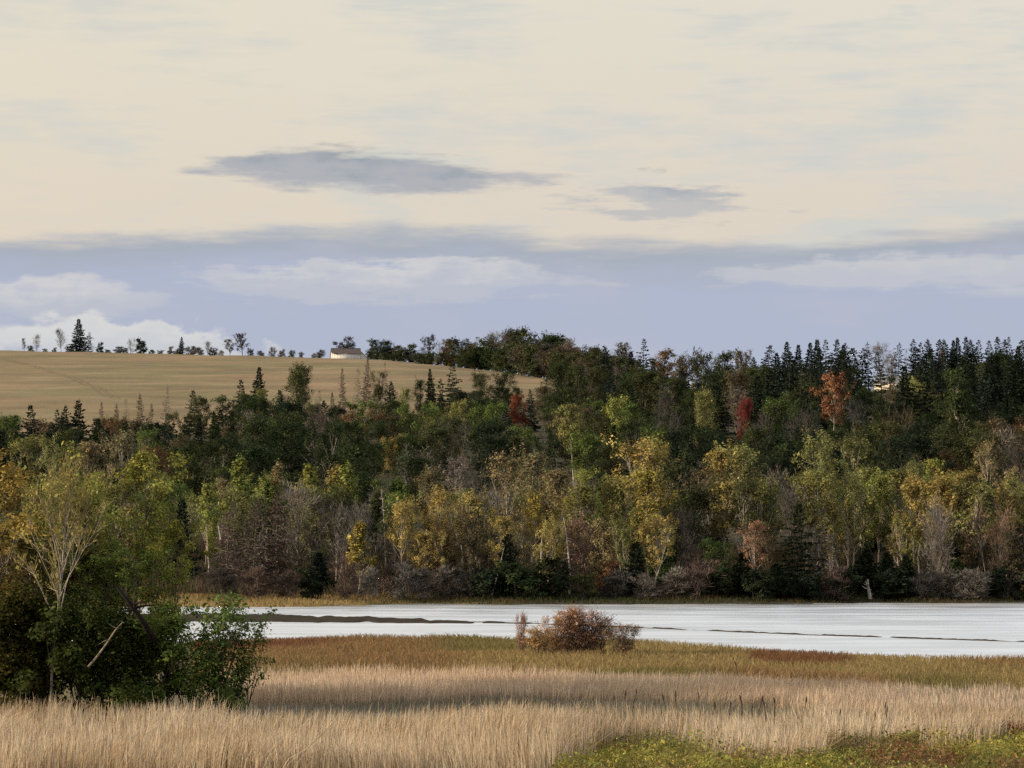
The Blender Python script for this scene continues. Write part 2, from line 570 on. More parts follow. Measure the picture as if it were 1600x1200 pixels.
# ------------------------------------------------------------------ trees
def broadleaf(seed, H, base=0.35, spread=0.28, elev=45, limbs=16, nleaf=3500, leaf=0.24, clump=0.5, bare=0.0, stems=1, trunk_r=0.013, profile='round', twigs=0, lean=0.0, dense=2, tall=0.75):
    rng = np.random.default_rng(seed)
    tb = Tubes(6)
    cen, cdir, rad = [], [], []
    tw_p, tw_d = [], []
    for s in range(stems):
        a0 = rng.uniform(0, 6.28)
        off = np.array([math.cos(a0), math.sin(a0), 0]) * (0 if stems == 1 else rng.uniform(0.02, 0.05) * H)
        h = H * (1 if s == 0 else rng.uniform(0.72, 0.97))
        d0 = np.array([lean, 0, 1.0]) if stems == 1 else unit(np.array([math.cos(a0) * 0.22, math.sin(a0) * 0.22, 1.0]))
        tr = curve(off - np.array([0, 0, 0.35]), d0, h * 0.93 + 0.35, 9, rng, 0.055, 0.02)
        r0 = trunk_r * h
        tt = np.linspace(0, 1, len(tr))
        tb.add(tr, r0 * (1 - 0.88 * tt) * np.where(tt < 0.06, 1.35, 1), 6)
        nl = max(4, limbs // stems)
        for i in range(nl):
            f = base * 0.85 + (0.97 - base * 0.85) * (i + rng.uniform(0, 1)) / nl
            p = np.array([np.interp(f, tt, tr[:, q]) for q in range(3)])
            az = i * 2.4 + rng.uniform(-0.6, 0.6)
            g = (f - base) / (1 - base)
            if profile == 'round':
                pr = math.sqrt(max(0.08, 1 - (2 * max(g, 0) - 0.85) ** 2 / 1.6))
            elif profile == 'fan':
                pr = 1.05 - 0.45 * g
            elif profile == 'top':
                pr = 0.35 + 0.9 * math.sin(max(g, 0) * 2.3) ** 1.0
            else:
                pr = 1.0 - 0.75 * g
            e = math.radians(elev + rng.uniform(-14, 14) + 22 * g)
            L = spread * H * pr * rng.uniform(0.75, 1.2) / max(0.45, math.cos(e)) * 0.85
            L = min(L, H * 0.42, max(0.12 * H, (H * 1.02 - p[2]) / max(0.25, math.sin(e))))
            d = np.array([math.cos(az) * math.cos(e), math.sin(az) * math.cos(e), math.sin(e)])
            lb = curve(p, d, L, 5, rng, 0.10, 0.07)
            rr = r0 * (1 - 0.85 * f) * 0.55 + 0.012
            tb.add(lb, rr * np.linspace(1, 0.25, 6), 4)
            for j in range(dense + 2):
                q = rng.uniform(0.3, 0.95)
                sp = np.array([np.interp(q, np.linspace(0, 1, 6), lb[:, c]) for c in range(3)])
                sd = unit(d + rng.normal(size=3) * 0.75 + np.array([0, 0, 0.25]))
                sl = L * rng.uniform(0.25, 0.5)
                sb = curve(sp, sd, sl, 3, rng, 0.15, 0.06)
                tb.add(sb, rr * 0.42 * np.array([1, 0.75, 0.5, 0.2]), 3)
                for q2 in (0.55, 1.0):
                    c = sb[2] if q2 < 1 else sb[3]
                    cen.append(c)
                    rad.append(clump * rng.uniform(0.6, 1.25))
                    cdir.append(sd)
                if twigs:
                    for _ in range(twigs):
                        c = sb[rng.integers(1, 4)]
                        tw_p.append(c + rng.normal(size=3) * 0.05)
                        tw_d.append(unit(sd + rng.normal(size=3) * 0.55 + np.array([0, 0, 0.35])))
            cen.append(lb[-1])
            rad.append(clump * rng.uniform(0.7, 1.2))
            cdir.append(d)
    trunk = tb.mesh('trunk')
    cen, rad = np.array(cen), np.array(rad)
    keep = rng.uniform(size=len(cen)) > bare
    cen, rad = cen[keep], rad[keep]
    V, Q, T = [], [], []
    n0 = 0
    if nleaf and len(cen):
        wgt = rad ** 2
        idx = rng.choice(len(cen), nleaf, p=wgt / wgt.sum())
        u = unit(rng.normal(size=(nleaf, 3))) * (rng.uniform(size=(nleaf, 1)) ** 0.5)
        u[:, 2] *= tall
        P = cen[idx] + u * rad[idx][:, None]
        axis = np.array([cen[:, 0].mean(), cen[:, 1].mean(), H * (base + 0.25)])
        o = unit(P - axis) + 1.0 * u + np.array([0, 0, 0.35])
        P[:, 2] = np.maximum(P[:, 2], 0.06)
        v, q = leaf_quads(rng, P, leaf, unit(o), 1.5)
        ct = np.exp(rng.normal(0, 0.22, len(cen)))[idx]
        V.append(v); Q.append(q); T.append(tints(rng, nleaf, 0.15, 0.10) * np.repeat(ct, 4)[:, None])
        n0 += len(v)
    if tw_p:
        n = len(tw_p)
        v, q = strip_quads(rng, np.array(tw_p), np.array(tw_d), rng.uniform(0.35, 1.0, n) * clump * 1.6, leaf * 0.22)
        V.append(v); Q.append(q + n0); T.append(tints(rng, n, 0.2, 0.05))
    crown = quad_mesh('crown', np.concatenate(V), np.concatenate(Q), M_LEAF if nleaf else M_TWIG, np.concatenate(T))
    return trunk, crown, H


def spruce(seed, H, R=0.19, base=0.06, step=0.42, nb=7, sparse=0.0, ragged=0.25, spray=0.62, fill=1.0, dead=False):
    rng = np.random.default_rng(seed)
    tb = Tubes(6)
    tr = curve(np.array([0, 0, -0.35]), np.array([rng.uniform(-0.02, 0.02), 0, 1.0]), H + 0.35, 10, rng, 0.012, 0.01)
    tt = np.linspace(0, 1, 11)
    tb.add(tr, H * 0.013 * (1 - 0.95 * tt), 6)
    Ps, Ds, Ls, Ws = [], [], [], []
    z = base * H
    k = 0
    lump = rng.uniform(0.75, 1.25, 40)
    while z < H * 0.985:
        f = z / H
        p = np.array([np.interp(z + 0.35, tt * (H + 0.35), tr[:, c]) for c in range(3)])
        Rz = R * H * ((1 - f) ** 0.85) * (0.55 + 0.45 * min(1, (f + 0.02) / 0.18)) * lump[int(f * 39)] + 0.12
        n = max(3, int(nb * (0.6 + 0.4 * (1 - f))))
        for i in range(n):
            if rng.uniform() < sparse:
                continue
            az = k * 0.9 + i * 6.283 / n + rng.uniform(-0.35, 0.35)
            L = Rz * max(0.25, rng.normal(1.0, ragged))
            e = math.radians(rng.uniform(-22, 6) + 40 * f ** 2)
            d = np.array([math.cos(az) * math.cos(e), math.sin(az) * math.cos(e), math.sin(e)])
            tip = p + d * L + np.array([0, 0, 0.06 * L])
            if dead or L > 0.9:
                tb.add(np.array([p, p + d * L * 0.55 - [0, 0, 0.03 * L], tip]), np.array([0.03, 0.018, 0.006]) * (1.15 if dead else 0.8) * (0.5 + L * 0.35), 3)
            m = max(2, int((3 + L * 6.0) * fill))
            q = rng.uniform(0.12, 1.0, m)
            side = np.cross(d, [0, 0, 1.0])
            sg = rng.choice([-1, 1], m)[:, None]
            wd = (L * 0.34 * (1.05 - q))[:, None]
            P = p + d * L * q[:, None] + side * sg * wd * rng.uniform(0, 1, (m, 1)) + np.array([0, 0, 1]) * (0.06 * L * q[:, None] - rng.uniform(0, 0.16, (m, 1)))
            D = d * 0.8 + side * sg * 0.55 + rng.normal(size=(m, 3)) * 0.25 + np.array([0, 0, -0.12])
            Ps.append(P); Ds.append(D)
            Ls.append(spray * rng.uniform(0.6, 1.2, m) * (0.55 + 0.45 * (1 - f)))
            Ws.append(spray * 0.42 * rng.uniform(0.6, 1.2, m) * (0.6 + 0.4 * (1 - f)) * (0.55 if dead else 1.7))
        z += step * (0.75 + 0.5 * (1 - f)) * rng.uniform(0.8, 1.2)
        k += 1
    # leader
    m = 14
    P = np.zeros((m, 3)); P[:, 2] = H - rng.uniform(0, 0.9, m)
    P[:, :2] = tr[-1, :2]
    Ps.append(P); Ds.append(rng.normal(size=(m, 3)) * 0.5 + np.array([0, 0, 0.8]))
    Ls.append(np.full(m, spray * 0.6)); Ws.append(np.full(m, spray * 0.2))
    P, D, L, W = np.concatenate(Ps), np.concatenate(Ds), np.concatenate(Ls), np.concatenate(Ws)
    v, q = strip_quads(rng, P, D, L, W)
    v[:, 2] = np.maximum(v[:, 2], 0.05)
    crown = quad_mesh('crown', v, q, M_TWIG if dead else M_NEEDLE, tints(rng, len(P), 0.28, 0.08))
    return tb.mesh('trunk'), crown, H


def snag(seed, H, stubs=14, L=0.7, r=0.14):
    rng = np.random.default_rng(seed)
    tb = Tubes(6)
    tr = curve(np.array([0, 0, -0.3]), np.array([rng.uniform(-0.04, 0.04), 0, 1.0]), H + 0.3, 7, rng, 0.03)
    tb.add(tr, r * (1 - 0.75 * np.linspace(0, 1, 8)), 6)
    tk = tb.mesh('trunk')
    out = []
    for i in range(stubs):
        tb = Tubes(4)
        f = rng.uniform(0.2, 0.98)
        p = np.array([np.interp(f, np.linspace(0, 1, 8), tr[:, c]) for c in range(3)])
        az = rng.uniform(0, 6.28)
        d = np.array([math.cos(az), math.sin(az), rng.uniform(-0.35, 0.3)])
        l = L * rng.uniform(0.4, 1.3) * (1.15 - 0.6 * f)
        tb.add(curve(p, d, l, 3, rng, 0.14, -0.03), np.array([0.035, 0.028, 0.02, 0.008]), 4)
        out.append(tb.mesh('broken_branch'))
    return tk, out, H


LIB = {}


def lib(kind, make, n):
    LIB[kind] = [make(i) for i in range(n)]


lib('spruce', lambda i: spruce(100 + i, 14, R=(0.20, 0.24, 0.18, 0.22, 0.25, 0.19)[i], nb=(9, 8, 10, 8, 9, 7)[i], ragged=(0.25, 0.42, 0.32, 0.5, 0.36, 0.46)[i], sparse=(0, 0.12, 0.04, 0.22, 0.1, 0.16)[i], step=(0.42, 0.5, 0.4, 0.55, 0.46, 0.6)[i], fill=1.6), 6)
lib('thin_spruce', lambda i: spruce(130 + i, 14, R=(0.16, 0.18, 0.15, 0.17)[i], base=0.12, step=0.5, nb=6, sparse=0.15, ragged=0.45, fill=1.2), 4)
lib('wide_spruce', lambda i: spruce(160 + i, 6, R=(0.36, 0.42, 0.33)[i], base=0.03, step=0.3, nb=10, ragged=0.22, spray=0.46, fill=2.4), 3)
lib('dead_spruce', lambda i: spruce(190 + i, 11, R=(0.15, 0.13, 0.17, 0.2)[i], base=0.1, step=0.42, nb=7, sparse=0.25, ragged=0.4, spray=0.55, fill=1.15, dead=True), 4)
lib('rusty_spruce', lambda i: spruce(210 + i, 10, R=(0.24, 0.28)[i], base=0.04, step=0.34, nb=9, sparse=0.1, ragged=0.3, spray=0.5, fill=2.0, dead=True), 2)
lib('birch', lambda i: broadleaf(300 + i, 11.5, base=(0.38, 0.42, 0.32, 0.45, 0.36, 0.4)[i], spread=(0.19, 0.23, 0.2, 0.24, 0.17, 0.21)[i], elev=60, limbs=30, nleaf=6200, leaf=0.21, clump=0.46, bare=0.15, profile='round', stems=(1, 2, 1, 2, 1, 3)[i], tall=1.35), 6)
lib('sparse_birch', lambda i: broadleaf(330 + i, 11.5, base=0.35, spread=0.2, elev=55, limbs=22, nleaf=2300, leaf=0.23, clump=0.6, bare=0.3, twigs=4, stems=(1, 2, 1)[i]), 3)
lib('poplar', lambda i: broadleaf(350 + i, 11.5, base=(0.3, 0.45, 0.38)[i], spread=(0.13, 0.16, 0.12)[i], elev=60, limbs=26, nleaf=4200, leaf=0.23, clump=0.42, bare=0.15, profile='cone', tall=1.3), 3)
lib('round', lambda i: broadleaf(400 + i, 10, base=(0.22, 0.28, 0.2, 0.25, 0.3, 0.24)[i], spread=(0.34, 0.3, 0.36, 0.32, 0.28, 0.38)[i], elev=34, limbs=26, nleaf=8500, leaf=0.23, clump=0.85, bare=0.05, dense=3, stems=(1, 2, 1, 1, 2, 1)[i]), 6)
lib('maple', lambda i: broadleaf(430 + i, 11, base=0.58, spread=0.27, elev=38, limbs=20, nleaf=4200, leaf=0.27, clump=0.7, bare=0.05, profile='round', trunk_r=0.018), 2)
lib('bare_tree', lambda i: broadleaf(450 + i, 10, base=(0.25, 0.3, 0.2, 0.28)[i], spread=(0.26, 0.3, 0.24, 0.28)[i], elev=52, limbs=26, nleaf=0, leaf=0.26, clump=0.75, twigs=9, dense=4, stems=(1, 2, 3, 1)[i], profile='round'), 4)
lib('windblown_tree', lambda i: broadleaf(470 + i, 9, base=0.3, spread=0.34, elev=40, limbs=18, nleaf=900, leaf=0.4, clump=0.6, bare=0.45, twigs=6, dense=4, lean=0.12, trunk_r=0.022), 3)
lib('hedge_tree', lambda i: broadleaf(480 + i, 9, base=0.06, spread=(0.42, 0.36, 0.46)[i], elev=38, limbs=30, nleaf=5200, leaf=0.34, clump=0.9, bare=0.1, dense=3, stems=(2, 3, 2)[i]), 3)
lib('shrub', lambda i: broadleaf(500 + i, 3.2, base=0.05, spread=(0.55, 0.65, 0.5)[i], elev=30, limbs=20, nleaf=3000, leaf=0.2, clump=0.45, stems=3, dense=3), 3)
lib('twig_shrub', lambda i: broadleaf(520 + i, 3.2, base=0.04, spread=(0.7, 0.62, 0.8)[i], elev=32, limbs=27, nleaf=0, leaf=0.2, clump=0.5, stems=4, twigs=16, dense=4), 3)
lib('snag', lambda i: snag(540 + i, 7, (22, 4, 10)[i], (0.95, 0.35, 0.7)[i], (0.11, 0.17, 0.13)[i]), 3)

# crown colours (what the leaves themselves have)
COL = {
    'dg': (0.021, 0.030, 0.019), 'bg': (0.020, 0.030, 0.025), 'gr': (0.082, 0.112, 0.034), 'mg': (0.035, 0.050, 0.022),
    'yg': (0.225, 0.245, 0.070), 'ol': (0.180, 0.182, 0.068), 'do': (0.054, 0.062, 0.028), 'gd': (0.262, 0.216, 0.078),
    'yl': (0.310, 0.250, 0.066), 'tn': (0.205, 0.170, 0.092), 'ru': (0.112, 0.076, 0.042), 'rr': (0.150, 0.048, 0.028),
    'rd': (0.165, 0.036, 0.034), 'or': (0.225, 0.110, 0.062), 'mr': (0.104, 0.078, 0.070), 'gy': (0.150, 0.136, 0.126),
    'dk': (0.060, 0.058, 0.056), 'bw': (0.092, 0.076, 0.048), 'wh': (0.50, 0.45, 0.40), 'pk': (0.180, 0.125, 0.100),
}
WORD = {'dg': 'dark green', 'bg': 'dull blue-green', 'gr': 'green', 'mg': 'deep green', 'yg': 'yellow-green', 'ol': 'olive', 'do': 'dark olive',
        'gd': 'golden', 'yl': 'bright yellow', 'tn': 'tan', 'ru': 'russet', 'rr': 'rusty red', 'rd': 'red', 'or': 'orange', 'mr': 'maroon-brown',
        'gy': 'grey', 'dk': 'dark grey', 'bw': 'brown', 'wh': 'bleached white', 'pk': 'pinkish'}
BARK = {'pale': (0.42, 0.38, 0.33), 'grey': (0.17, 0.15, 0.13), 'dark': (0.06, 0.05, 0.042), 'white': (0.44, 0.41, 0.375), 'ash': (0.33, 0.30, 0.265)}
INFO = {  # kind -> object name, noun in labels, category, bark
    'spruce': ('spruce_tree', 'spruce', 'tree', 'dark'), 'thin_spruce': ('spruce_tree', 'thin ragged spruce', 'tree', 'dark'),
    'wide_spruce': ('spruce_tree', 'broad bushy spruce', 'tree', 'dark'), 'dead_spruce': ('dead_spruce', 'dying thin-twigged spruce', 'tree', 'grey'),
    'rusty_spruce': ('dead_spruce', 'needleless conifer', 'tree', 'grey'),
    'birch': ('birch_tree', 'leafy birch', 'tree', 'pale'), 'sparse_birch': ('birch_tree', 'half-bare birch', 'tree', 'pale'),
    'poplar': ('poplar_tree', 'narrow poplar', 'tree', 'pale'), 'round': ('broadleaf_tree', 'round-crowned tree', 'tree', 'grey'),
    'maple': ('maple_tree', 'maple', 'tree', 'pale'), 'hedge_tree': ('broadleaf_tree', 'low-branching tree', 'tree', 'dark'), 'bare_tree': ('bare_tree', 'leafless twiggy tree', 'tree', 'grey'),
    'windblown_tree': ('bare_tree', 'wind-bent tree', 'tree', 'dark'), 'shrub': ('shrub', 'leafy shrub', 'shrub', 'dark'),
    'twig_shrub': ('shrub', 'bare twiggy shrub', 'shrub', 'grey'), 'snag': ('dead_tree', 'standing dead trunk', 'dead tree', 'white'),
}
RNG = random.Random(11)
COUNT = {}


def tag(o, label, cat, group=None, kind=None):
    if label:
        o['label'] = label
    if cat:
        o['category'] = cat
    if group:
        o['group'] = group
    if kind:
        o['kind'] = kind
    return o


def plant(kind, x, y, H, col, label, group=None, w=1.0, bark=None, var=None, rz=None, z=None):
    vs = LIB[kind]
    v = RNG.randrange(len(vs)) if var is None else var
    tk, cr, h0 = vs[v]
    name, noun, cat, bk = INFO[kind]
    e = bpy.data.objects.new(name, None)
    e.empty_display_size = 0.5
    C.objects.link(e)
    s = H / h0
    e.location = (x, y, (zt(x, y) if z is None else z) - 0.05)
    e.scale = (s * w, s * w, s)
    e.rotation_euler = (RNG.gauss(0, 0.018), RNG.gauss(0, 0.018), RNG.uniform(0, 6.28) if rz is None else rz)
    t = bpy.data.objects.new('trunk', tk)
    t.parent = e
    C.objects.link(t)
    t.color = (*BARK[bark or bk], 1)
    if kind == 'snag':
        for me in cr:
            c = bpy.data.objects.new('broken_branch', me)
            c.parent = e
            C.objects.link(c)
            c.color = (*BARK['white'], 1)
        return tag(e, label, cat, group)
    c = bpy.data.objects.new('crown', cr)
    c.parent = e
    C.objects.link(c)
    b = COL[col] if isinstance(col, str) else col
    j = RNG.uniform(0.86, 1.16)
    jr = RNG.uniform(-0.06, 0.06)
    c.color = (b[0] * j * (1 + jr), b[1] * j, b[2] * j * (1 - jr), 1)
    tag(e, label, cat, group)
    return e


YS = np.concatenate([np.arange(303, 420, 1.0), np.arange(420, 1000, 3.0)])


def seek(px, py, H, ymin=303.0):
    """distance at which a tree of height H standing on the hillside has its tip on photo row py"""
    ys = YS[YS >= ymin]
    X = x_at(px, ys)
    Z = terrain(X, ys)
    _, q = project(X, ys, Z + H)
    ok = np.where(q <= py)[0]
    i = ok[0] if len(ok) else len(ys) - 1
    return float(x_at(px, ys[i], Z[i])), float(ys[i])


# ------------------------------------------------------------------ ground sheets
ysg = np.concatenate([np.arange(-80, 60, 5.0), np.arange(60, 340, 1.5), np.arange(340, 1000, 7.0), np.arange(1000, 1900, 14.0), np.array([1950, 2050, 2200, 2500, 3000, 4000, 6000, 9000.])])
xsg = np.concatenate([np.array([-6000, -3000, -1500, -900, -700.]), np.arange(-560, -150, 10.0), np.arange(-150, 150, 3.0), np.arange(150, 421, 10.0), np.array([560, 800, 1500, 3000, 6000.])])
GX, GY = np.meshgrid(xsg, ysg)
GZ = terrain(GX, GY)
FIELD_EDGE = (np.array([-900., -200, -109, -60, -16, 9, 35, 48, 60]), np.array([600., 600, 610, 670, 735, 840, 985, 1300, 9000.]))


def ground_sheet(name, cellmask, mat):
    ny, nx = GX.shape
    idx = np.arange(ny * nx).reshape(ny, nx)
    Q = np.stack([idx[:-1, :-1], idx[:-1, 1:], idx[1:, 1:], idx[1:, :-1]], -1)[cellmask]
    used = np.unique(Q)
    remap = np.zeros(ny * nx, int)
    remap[used] = np.arange(len(used))
    V = np.stack([GX, GY, GZ], -1).reshape(-1, 3)[used]
    o = bpy.data.objects.new(name, quad_mesh(name, V, remap[Q], mat, smooth=True))
    C.objects.link(o)
    o['kind'] = 'structure'
    return o


cxm = 0.5 * (GX[:-1, :-1] + GX[1:, 1:])
cym = 0.5 * (GY[:-1, :-1] + GY[1:, 1:])
midriver = 0.5 * (near_shore(cxm) + far_shore(cxm))
isfield = cym > np.interp(cxm, *FIELD_EDGE)
isnear = cym < midriver
isbank = (~isnear) & (cym < far_shore(cxm) + 14)
ground_sheet('marsh_ground', isnear, M_MARSH)
ground_sheet('river_bank', isbank, M_BANK)
ground_sheet('woodland_ground', (~isnear) & (~isbank) & (~isfield), M_FLOOR)
ground_sheet('hay_field', isfield, M_FIELD)
wx = np.concatenate([np.array([-2500., -900, -400, -200, -120, -90]), np.arange(-75, 75.1, 0.5), np.array([90., 120, 200, 400, 900, 2500])])
wy = np.concatenate([np.array([130., 150]), np.arange(165, 312, 0.36), np.array([325., 345])])
WX, WY = np.meshgrid(wx, wy)
bar_y = np.interp(800 + F * WX / WY, [100, 600, 800, 1000, 1250, 1600], [240, 236, 235, 224, 210, 197])
calm = (0.5 + 0.5 * sstep_(0.35, 0.6, vnoise(WX, WY * 1.4, 26, 45))) * (0.35 + 1.25 * sstep_(-2, 12, WY - bar_y))
WZ = 0.46 * calm * (0.13 * (vnoise(WX, WY * 1.9, 2.2, 46) - 0.5) + 0.07 * (vnoise(WX + WY * 0.3, WY * 2.2, 1.0, 47) - 0.5))
WZ = WZ * np.clip((80 - np.abs(WX)) / 5, 0, 1)
wi = np.arange(WX.size).reshape(WX.shape)
wm = quad_mesh('river', np.stack([WX, WY, WZ], -1).reshape(-1, 3), np.stack([wi[:-1, :-1], wi[:-1, 1:], wi[1:, 1:], wi[1:, :-1]], -1).reshape(-1, 4), M_WATER, smooth=True)
wo = bpy.data.objects.new('river', wm)
C.objects.link(wo)
wo['kind'] = 'structure'


def hill_y(px, py):
    ys = np.arange(600, 1640, 2.0)
    X = x_at(px, ys, 60)
    _, q = project(X, ys, terrain(X, ys))
    i = np.argmax(q <= py)
    return float(ys[i])


def farm_track(pts):
    P = []
    for px, py in pts:
        y = hill_y(px, py)
        P.append((x_at(px, y, 60), y))
    P = np.array(P)
    t = np.linspace(0, len(P) - 1, 60)
    cx, cy = np.interp(t, range(len(P)), P[:, 0]), np.interp(t, range(len(P)), P[:, 1])
    V, Q = [], []
    for off in (-1.1, 1.1):
        for sd in (-0.45, 0.45):
            for q in range(60):
                x = cx[q] + off + sd + (vnoise(q, 0.0, 5, 3) - 0.5) * 0.8
                V.append((x, cy[q], zt(x, cy[q]) + 0.05))
    for r in (0, 2):
        for q in range(59):
            a_, b_ = r * 60 + q, (r + 1) * 60 + q
            Q.append((a_, b_, b_ + 1, a_ + 1))
    o = bpy.data.objects.new('farm_track', quad_mesh('farm_track', np.array(V), np.array(Q), M_TRACK))
    C.objects.link(o)
    o['kind'] = 'structure'


def mud_bar():
    up = [(-300, 955), (100, 957), (300, 958), (400, 959), (550, 963), (700, 968.5), (800, 972), (1000, 980), (1250, 990.5), (1500, 999), (1600, 1002), (1900, 1010)]
    lo = [(-300, 972), (100, 972.5), (300, 972.5), (400, 973), (600, 974), (800, 974.6), (1000, 981.7), (1250, 992.2), (1500, 1000.4), (1600, 1003.3), (1900, 1011)]
    px = np.arange(-300, 1900, 3.0)
    yu = np.interp(px, *zip(*up))
    yl = np.interp(px, *zip(*lo))
    n = 11
    V = []
    for i, p in enumerate(px):
        jag = (vnoise(p, 0.0, 16, 21) - 0.5) * (3.0 + 3.0 * math.exp(-((p - 640) / 130.0) ** 2)) + (vnoise(p, 0.0, 45, 22) - 0.5) * 2.5
        thin = min(1.0, (yl[i] - yu[i]) / 8.0)
        Ya = y_ground(yl[i] + 0.25 * jag * thin)
        Yb = y_ground(yu[i] + jag * thin + (vnoise(p, 0.0, 7, 25) - 0.5) * 1.5)
        for j in range(n):
            t = j / (n - 1)
            Y = Ya + (Yb - Ya) * t
            X = x_at(p, Y, 0)
            gap = (float(vnoise(p, t * 30, 22, 23)) - 0.42) * 0.5
            edge = 1 - abs(2 * t - 1) ** 6
            brk = min(1.0, gap * 3 + 1.0) if p > 520 else 1.0
            V.append((X, Y, -0.14 + (0.26 if p < 620 else max(0.205, 0.26 - (p - 620) * 0.0004)) * edge * brk))
    V = np.array(V)
    m = len(px)
    idx = np.arange(m * n).reshape(m, n)
    Q = np.stack([idx[:-1, :-1], idx[1:, :-1], idx[1:, 1:], idx[:-1, 1:]], -1).reshape(-1, 4)
    o = bpy.data.objects.new('mud_bar', quad_mesh('mud_bar', V, Q, M_MUD, smooth=True))
    C.objects.link(o)
    o['kind'] = 'structure'


mud_bar()
farm_track([(2, 562), (60, 574), (100, 586), (150, 605), (180, 622)])
farm_track([(0, 567), (120, 569), (260, 572), (420, 573), (500, 571)])

# ------------------------------------------------------------------ grasses of the marsh
GR = np.random.default_rng(5)


def scatter(y0, y1, per_m2, p0=-60, p1=1660):
    xa, xb = (p0 - 800) / F, (p1 - 800) / F
    n = int(per_m2 * (y1 * y1 - y0 * y0) / 2 * (xb - xa))
    Y = np.sqrt(GR.uniform(y0 * y0, y1 * y1, n))
    return GR.uniform(xa, xb, n) * Y, Y


def blades(name, X, Y, h, w, col, label, bend=0.12, head=0.0, lean=0.0):
    n = len(X)
    h = h * np.where(GR.uniform(size=n) < 0.08, 0.5, 1.0)
    bend = bend * np.where(GR.uniform(size=n) < 0.05 + 0.25 * vnoise(X, Y, 3.5, 97), 4.0, 1.0) * (0.5 + 1.2 * vnoise(X, Y, 2.5, 99))
    lean = lean + 2.4 * (vnoise(X, Y, 4.5, 98) - 0.4)
    Z = terrain(X, Y) - 0.04
    P = np.stack([X, Y, Z], -1)
    yaw = GR.uniform(0, math.pi, n)
    s = np.stack([np.cos(yaw), np.sin(yaw) * 0.6, np.zeros(n)], -1) * (np.broadcast_to(w, (n,))[:, None] * 0.5)
    az = GR.uniform(0, 6.28, n)
    bd = np.stack([np.cos(az) + lean, np.sin(az), np.zeros(n)], -1) * (bend * h * GR.uniform(0.2, 1.6, n))[:, None]
    up = np.zeros((n, 3)); up[:, 2] = h
    mid = P + up * 0.55 + bd * 0.3
    top = P + up + bd
    V = np.stack([P - s, P + s, mid - s * (0.9 + head), mid + s * (0.9 + head), top - s * 0.25, top + s * 0.25], 1).reshape(-1, 3)
    i = (np.arange(n) * 6)[:, None]
    Q = np.concatenate([i + np.array([[0, 1, 3, 2]]), i + np.array([[2, 3, 5, 4]])], 1).reshape(-1, 4)
    o = bpy.data.objects.new(name, quad_mesh(name, V, Q, M_GRASS, np.repeat(np.clip(col, 0.01, 0.9), 6, axis=0)))
    C.objects.link(o)
    tag(o, label, 'grass', kind='stuff')
    return o


def lerp(a, b, t):
    return np.array(a)[None] * (1 - t[:, None]) + np.array(b)[None] * t[:, None]


def jitter(c, v=0.18):
    return c * np.exp(GR.normal(0, v, len(c)))[:, None]


def pxof(X, Y):
    return 800 + F * X / Y


def sstep(a, b, x):
    t = np.clip((x - a) / (b - a), 0, 1)
    return t * t * (3 - 2 * t)


def green_edge(X, Y, p):
    base = np.interp(p, [700, 820, 930, 1010, 1090, 1160, 1260, 1330, 1480, 1600, 1700], [81, 84, 96, 97.5, 94, 91.5, 93, 99, 98, 99.5, 99])
    return base + 5.0 * (vnoise(X, Y, 2.6, 31) - 0.5) + 3.5 * (vnoise(X, Y, 1.1, 36) - 0.5)


# front bed of pale reeds (thins out on the right where low green plants take over)
X, Y = scatter(83, 107, 95)
p = pxof(X, Y)
edge = green_edge(X, Y, p)
back = 105 - 2.0 * vnoise(X, Y, 4, 33) + 4 * sstep(1150, 1350, p)
dens = 0.25 + 0.75 * sstep(0.2, 0.5, vnoise(X, Y, 1.8, 32))
k_ = (Y > edge) & (Y < back) & (GR.uniform(size=len(X)) < dens)
X, Y, p = X[k_], Y[k_], p[k_]
t = np.clip(vnoise(X, Y, 4, 34) * 0.7 + 0.6 * vnoise(X, Y, 1.3, 38) - 0.35 + 0.6 * vnoise(X, Y * 0.6, 9, 39) + 0.22 * GR.normal(size=len(X)), 0, 1)
c = lerp((0.74, 0.62, 0.47), (0.47, 0.35, 0.22), t)
g = GR.uniform(size=len(X)) < 0.12
c[g] = np.array([0.46, 0.42, 0.36])
g = GR.uniform(size=len(X)) < 0.08
c[g] = np.array([0.24, 0.17, 0.095])
h = (0.34 + 0.66 * vnoise(X, Y, 6, 35) + 0.42 * vnoise(X, Y, 1.6, 37) + 0.16 * GR.normal(size=len(X))).clip(0.25, 1.7) * (1.12 - 0.18 * sstep(900, 1300, p))
blades('reed_bed', X, Y, h, 0.022, jitter(c), 'pale straw-coloured reeds crowding the front edge of the marsh', bend=0.10, head=0.3)

# short sedge between the beds, greyed to stand for the thicket's shadow
X, Y = scatter(105.5, 124, 45)
p = pxof(X, Y)
k_ = (p > 250)
X, Y, p = X[k_], Y[k_], p[k_]
t = np.clip(vnoise(X, Y, 5, 41) + 0.2 * GR.normal(size=len(X)), 0, 1)
c = lerp((0.20, 0.20, 0.155), (0.34, 0.295, 0.235), t)
h = (0.34 + 0.22 * vnoise(X, Y, 4, 42) + 0.06 * GR.normal(size=len(X))).clip(0.12, 1)
blades('shadow_sedge', X, Y, h, 0.028, jitter(c), 'short sedge between two reed beds, coloured grey as shadow', bend=0.2)

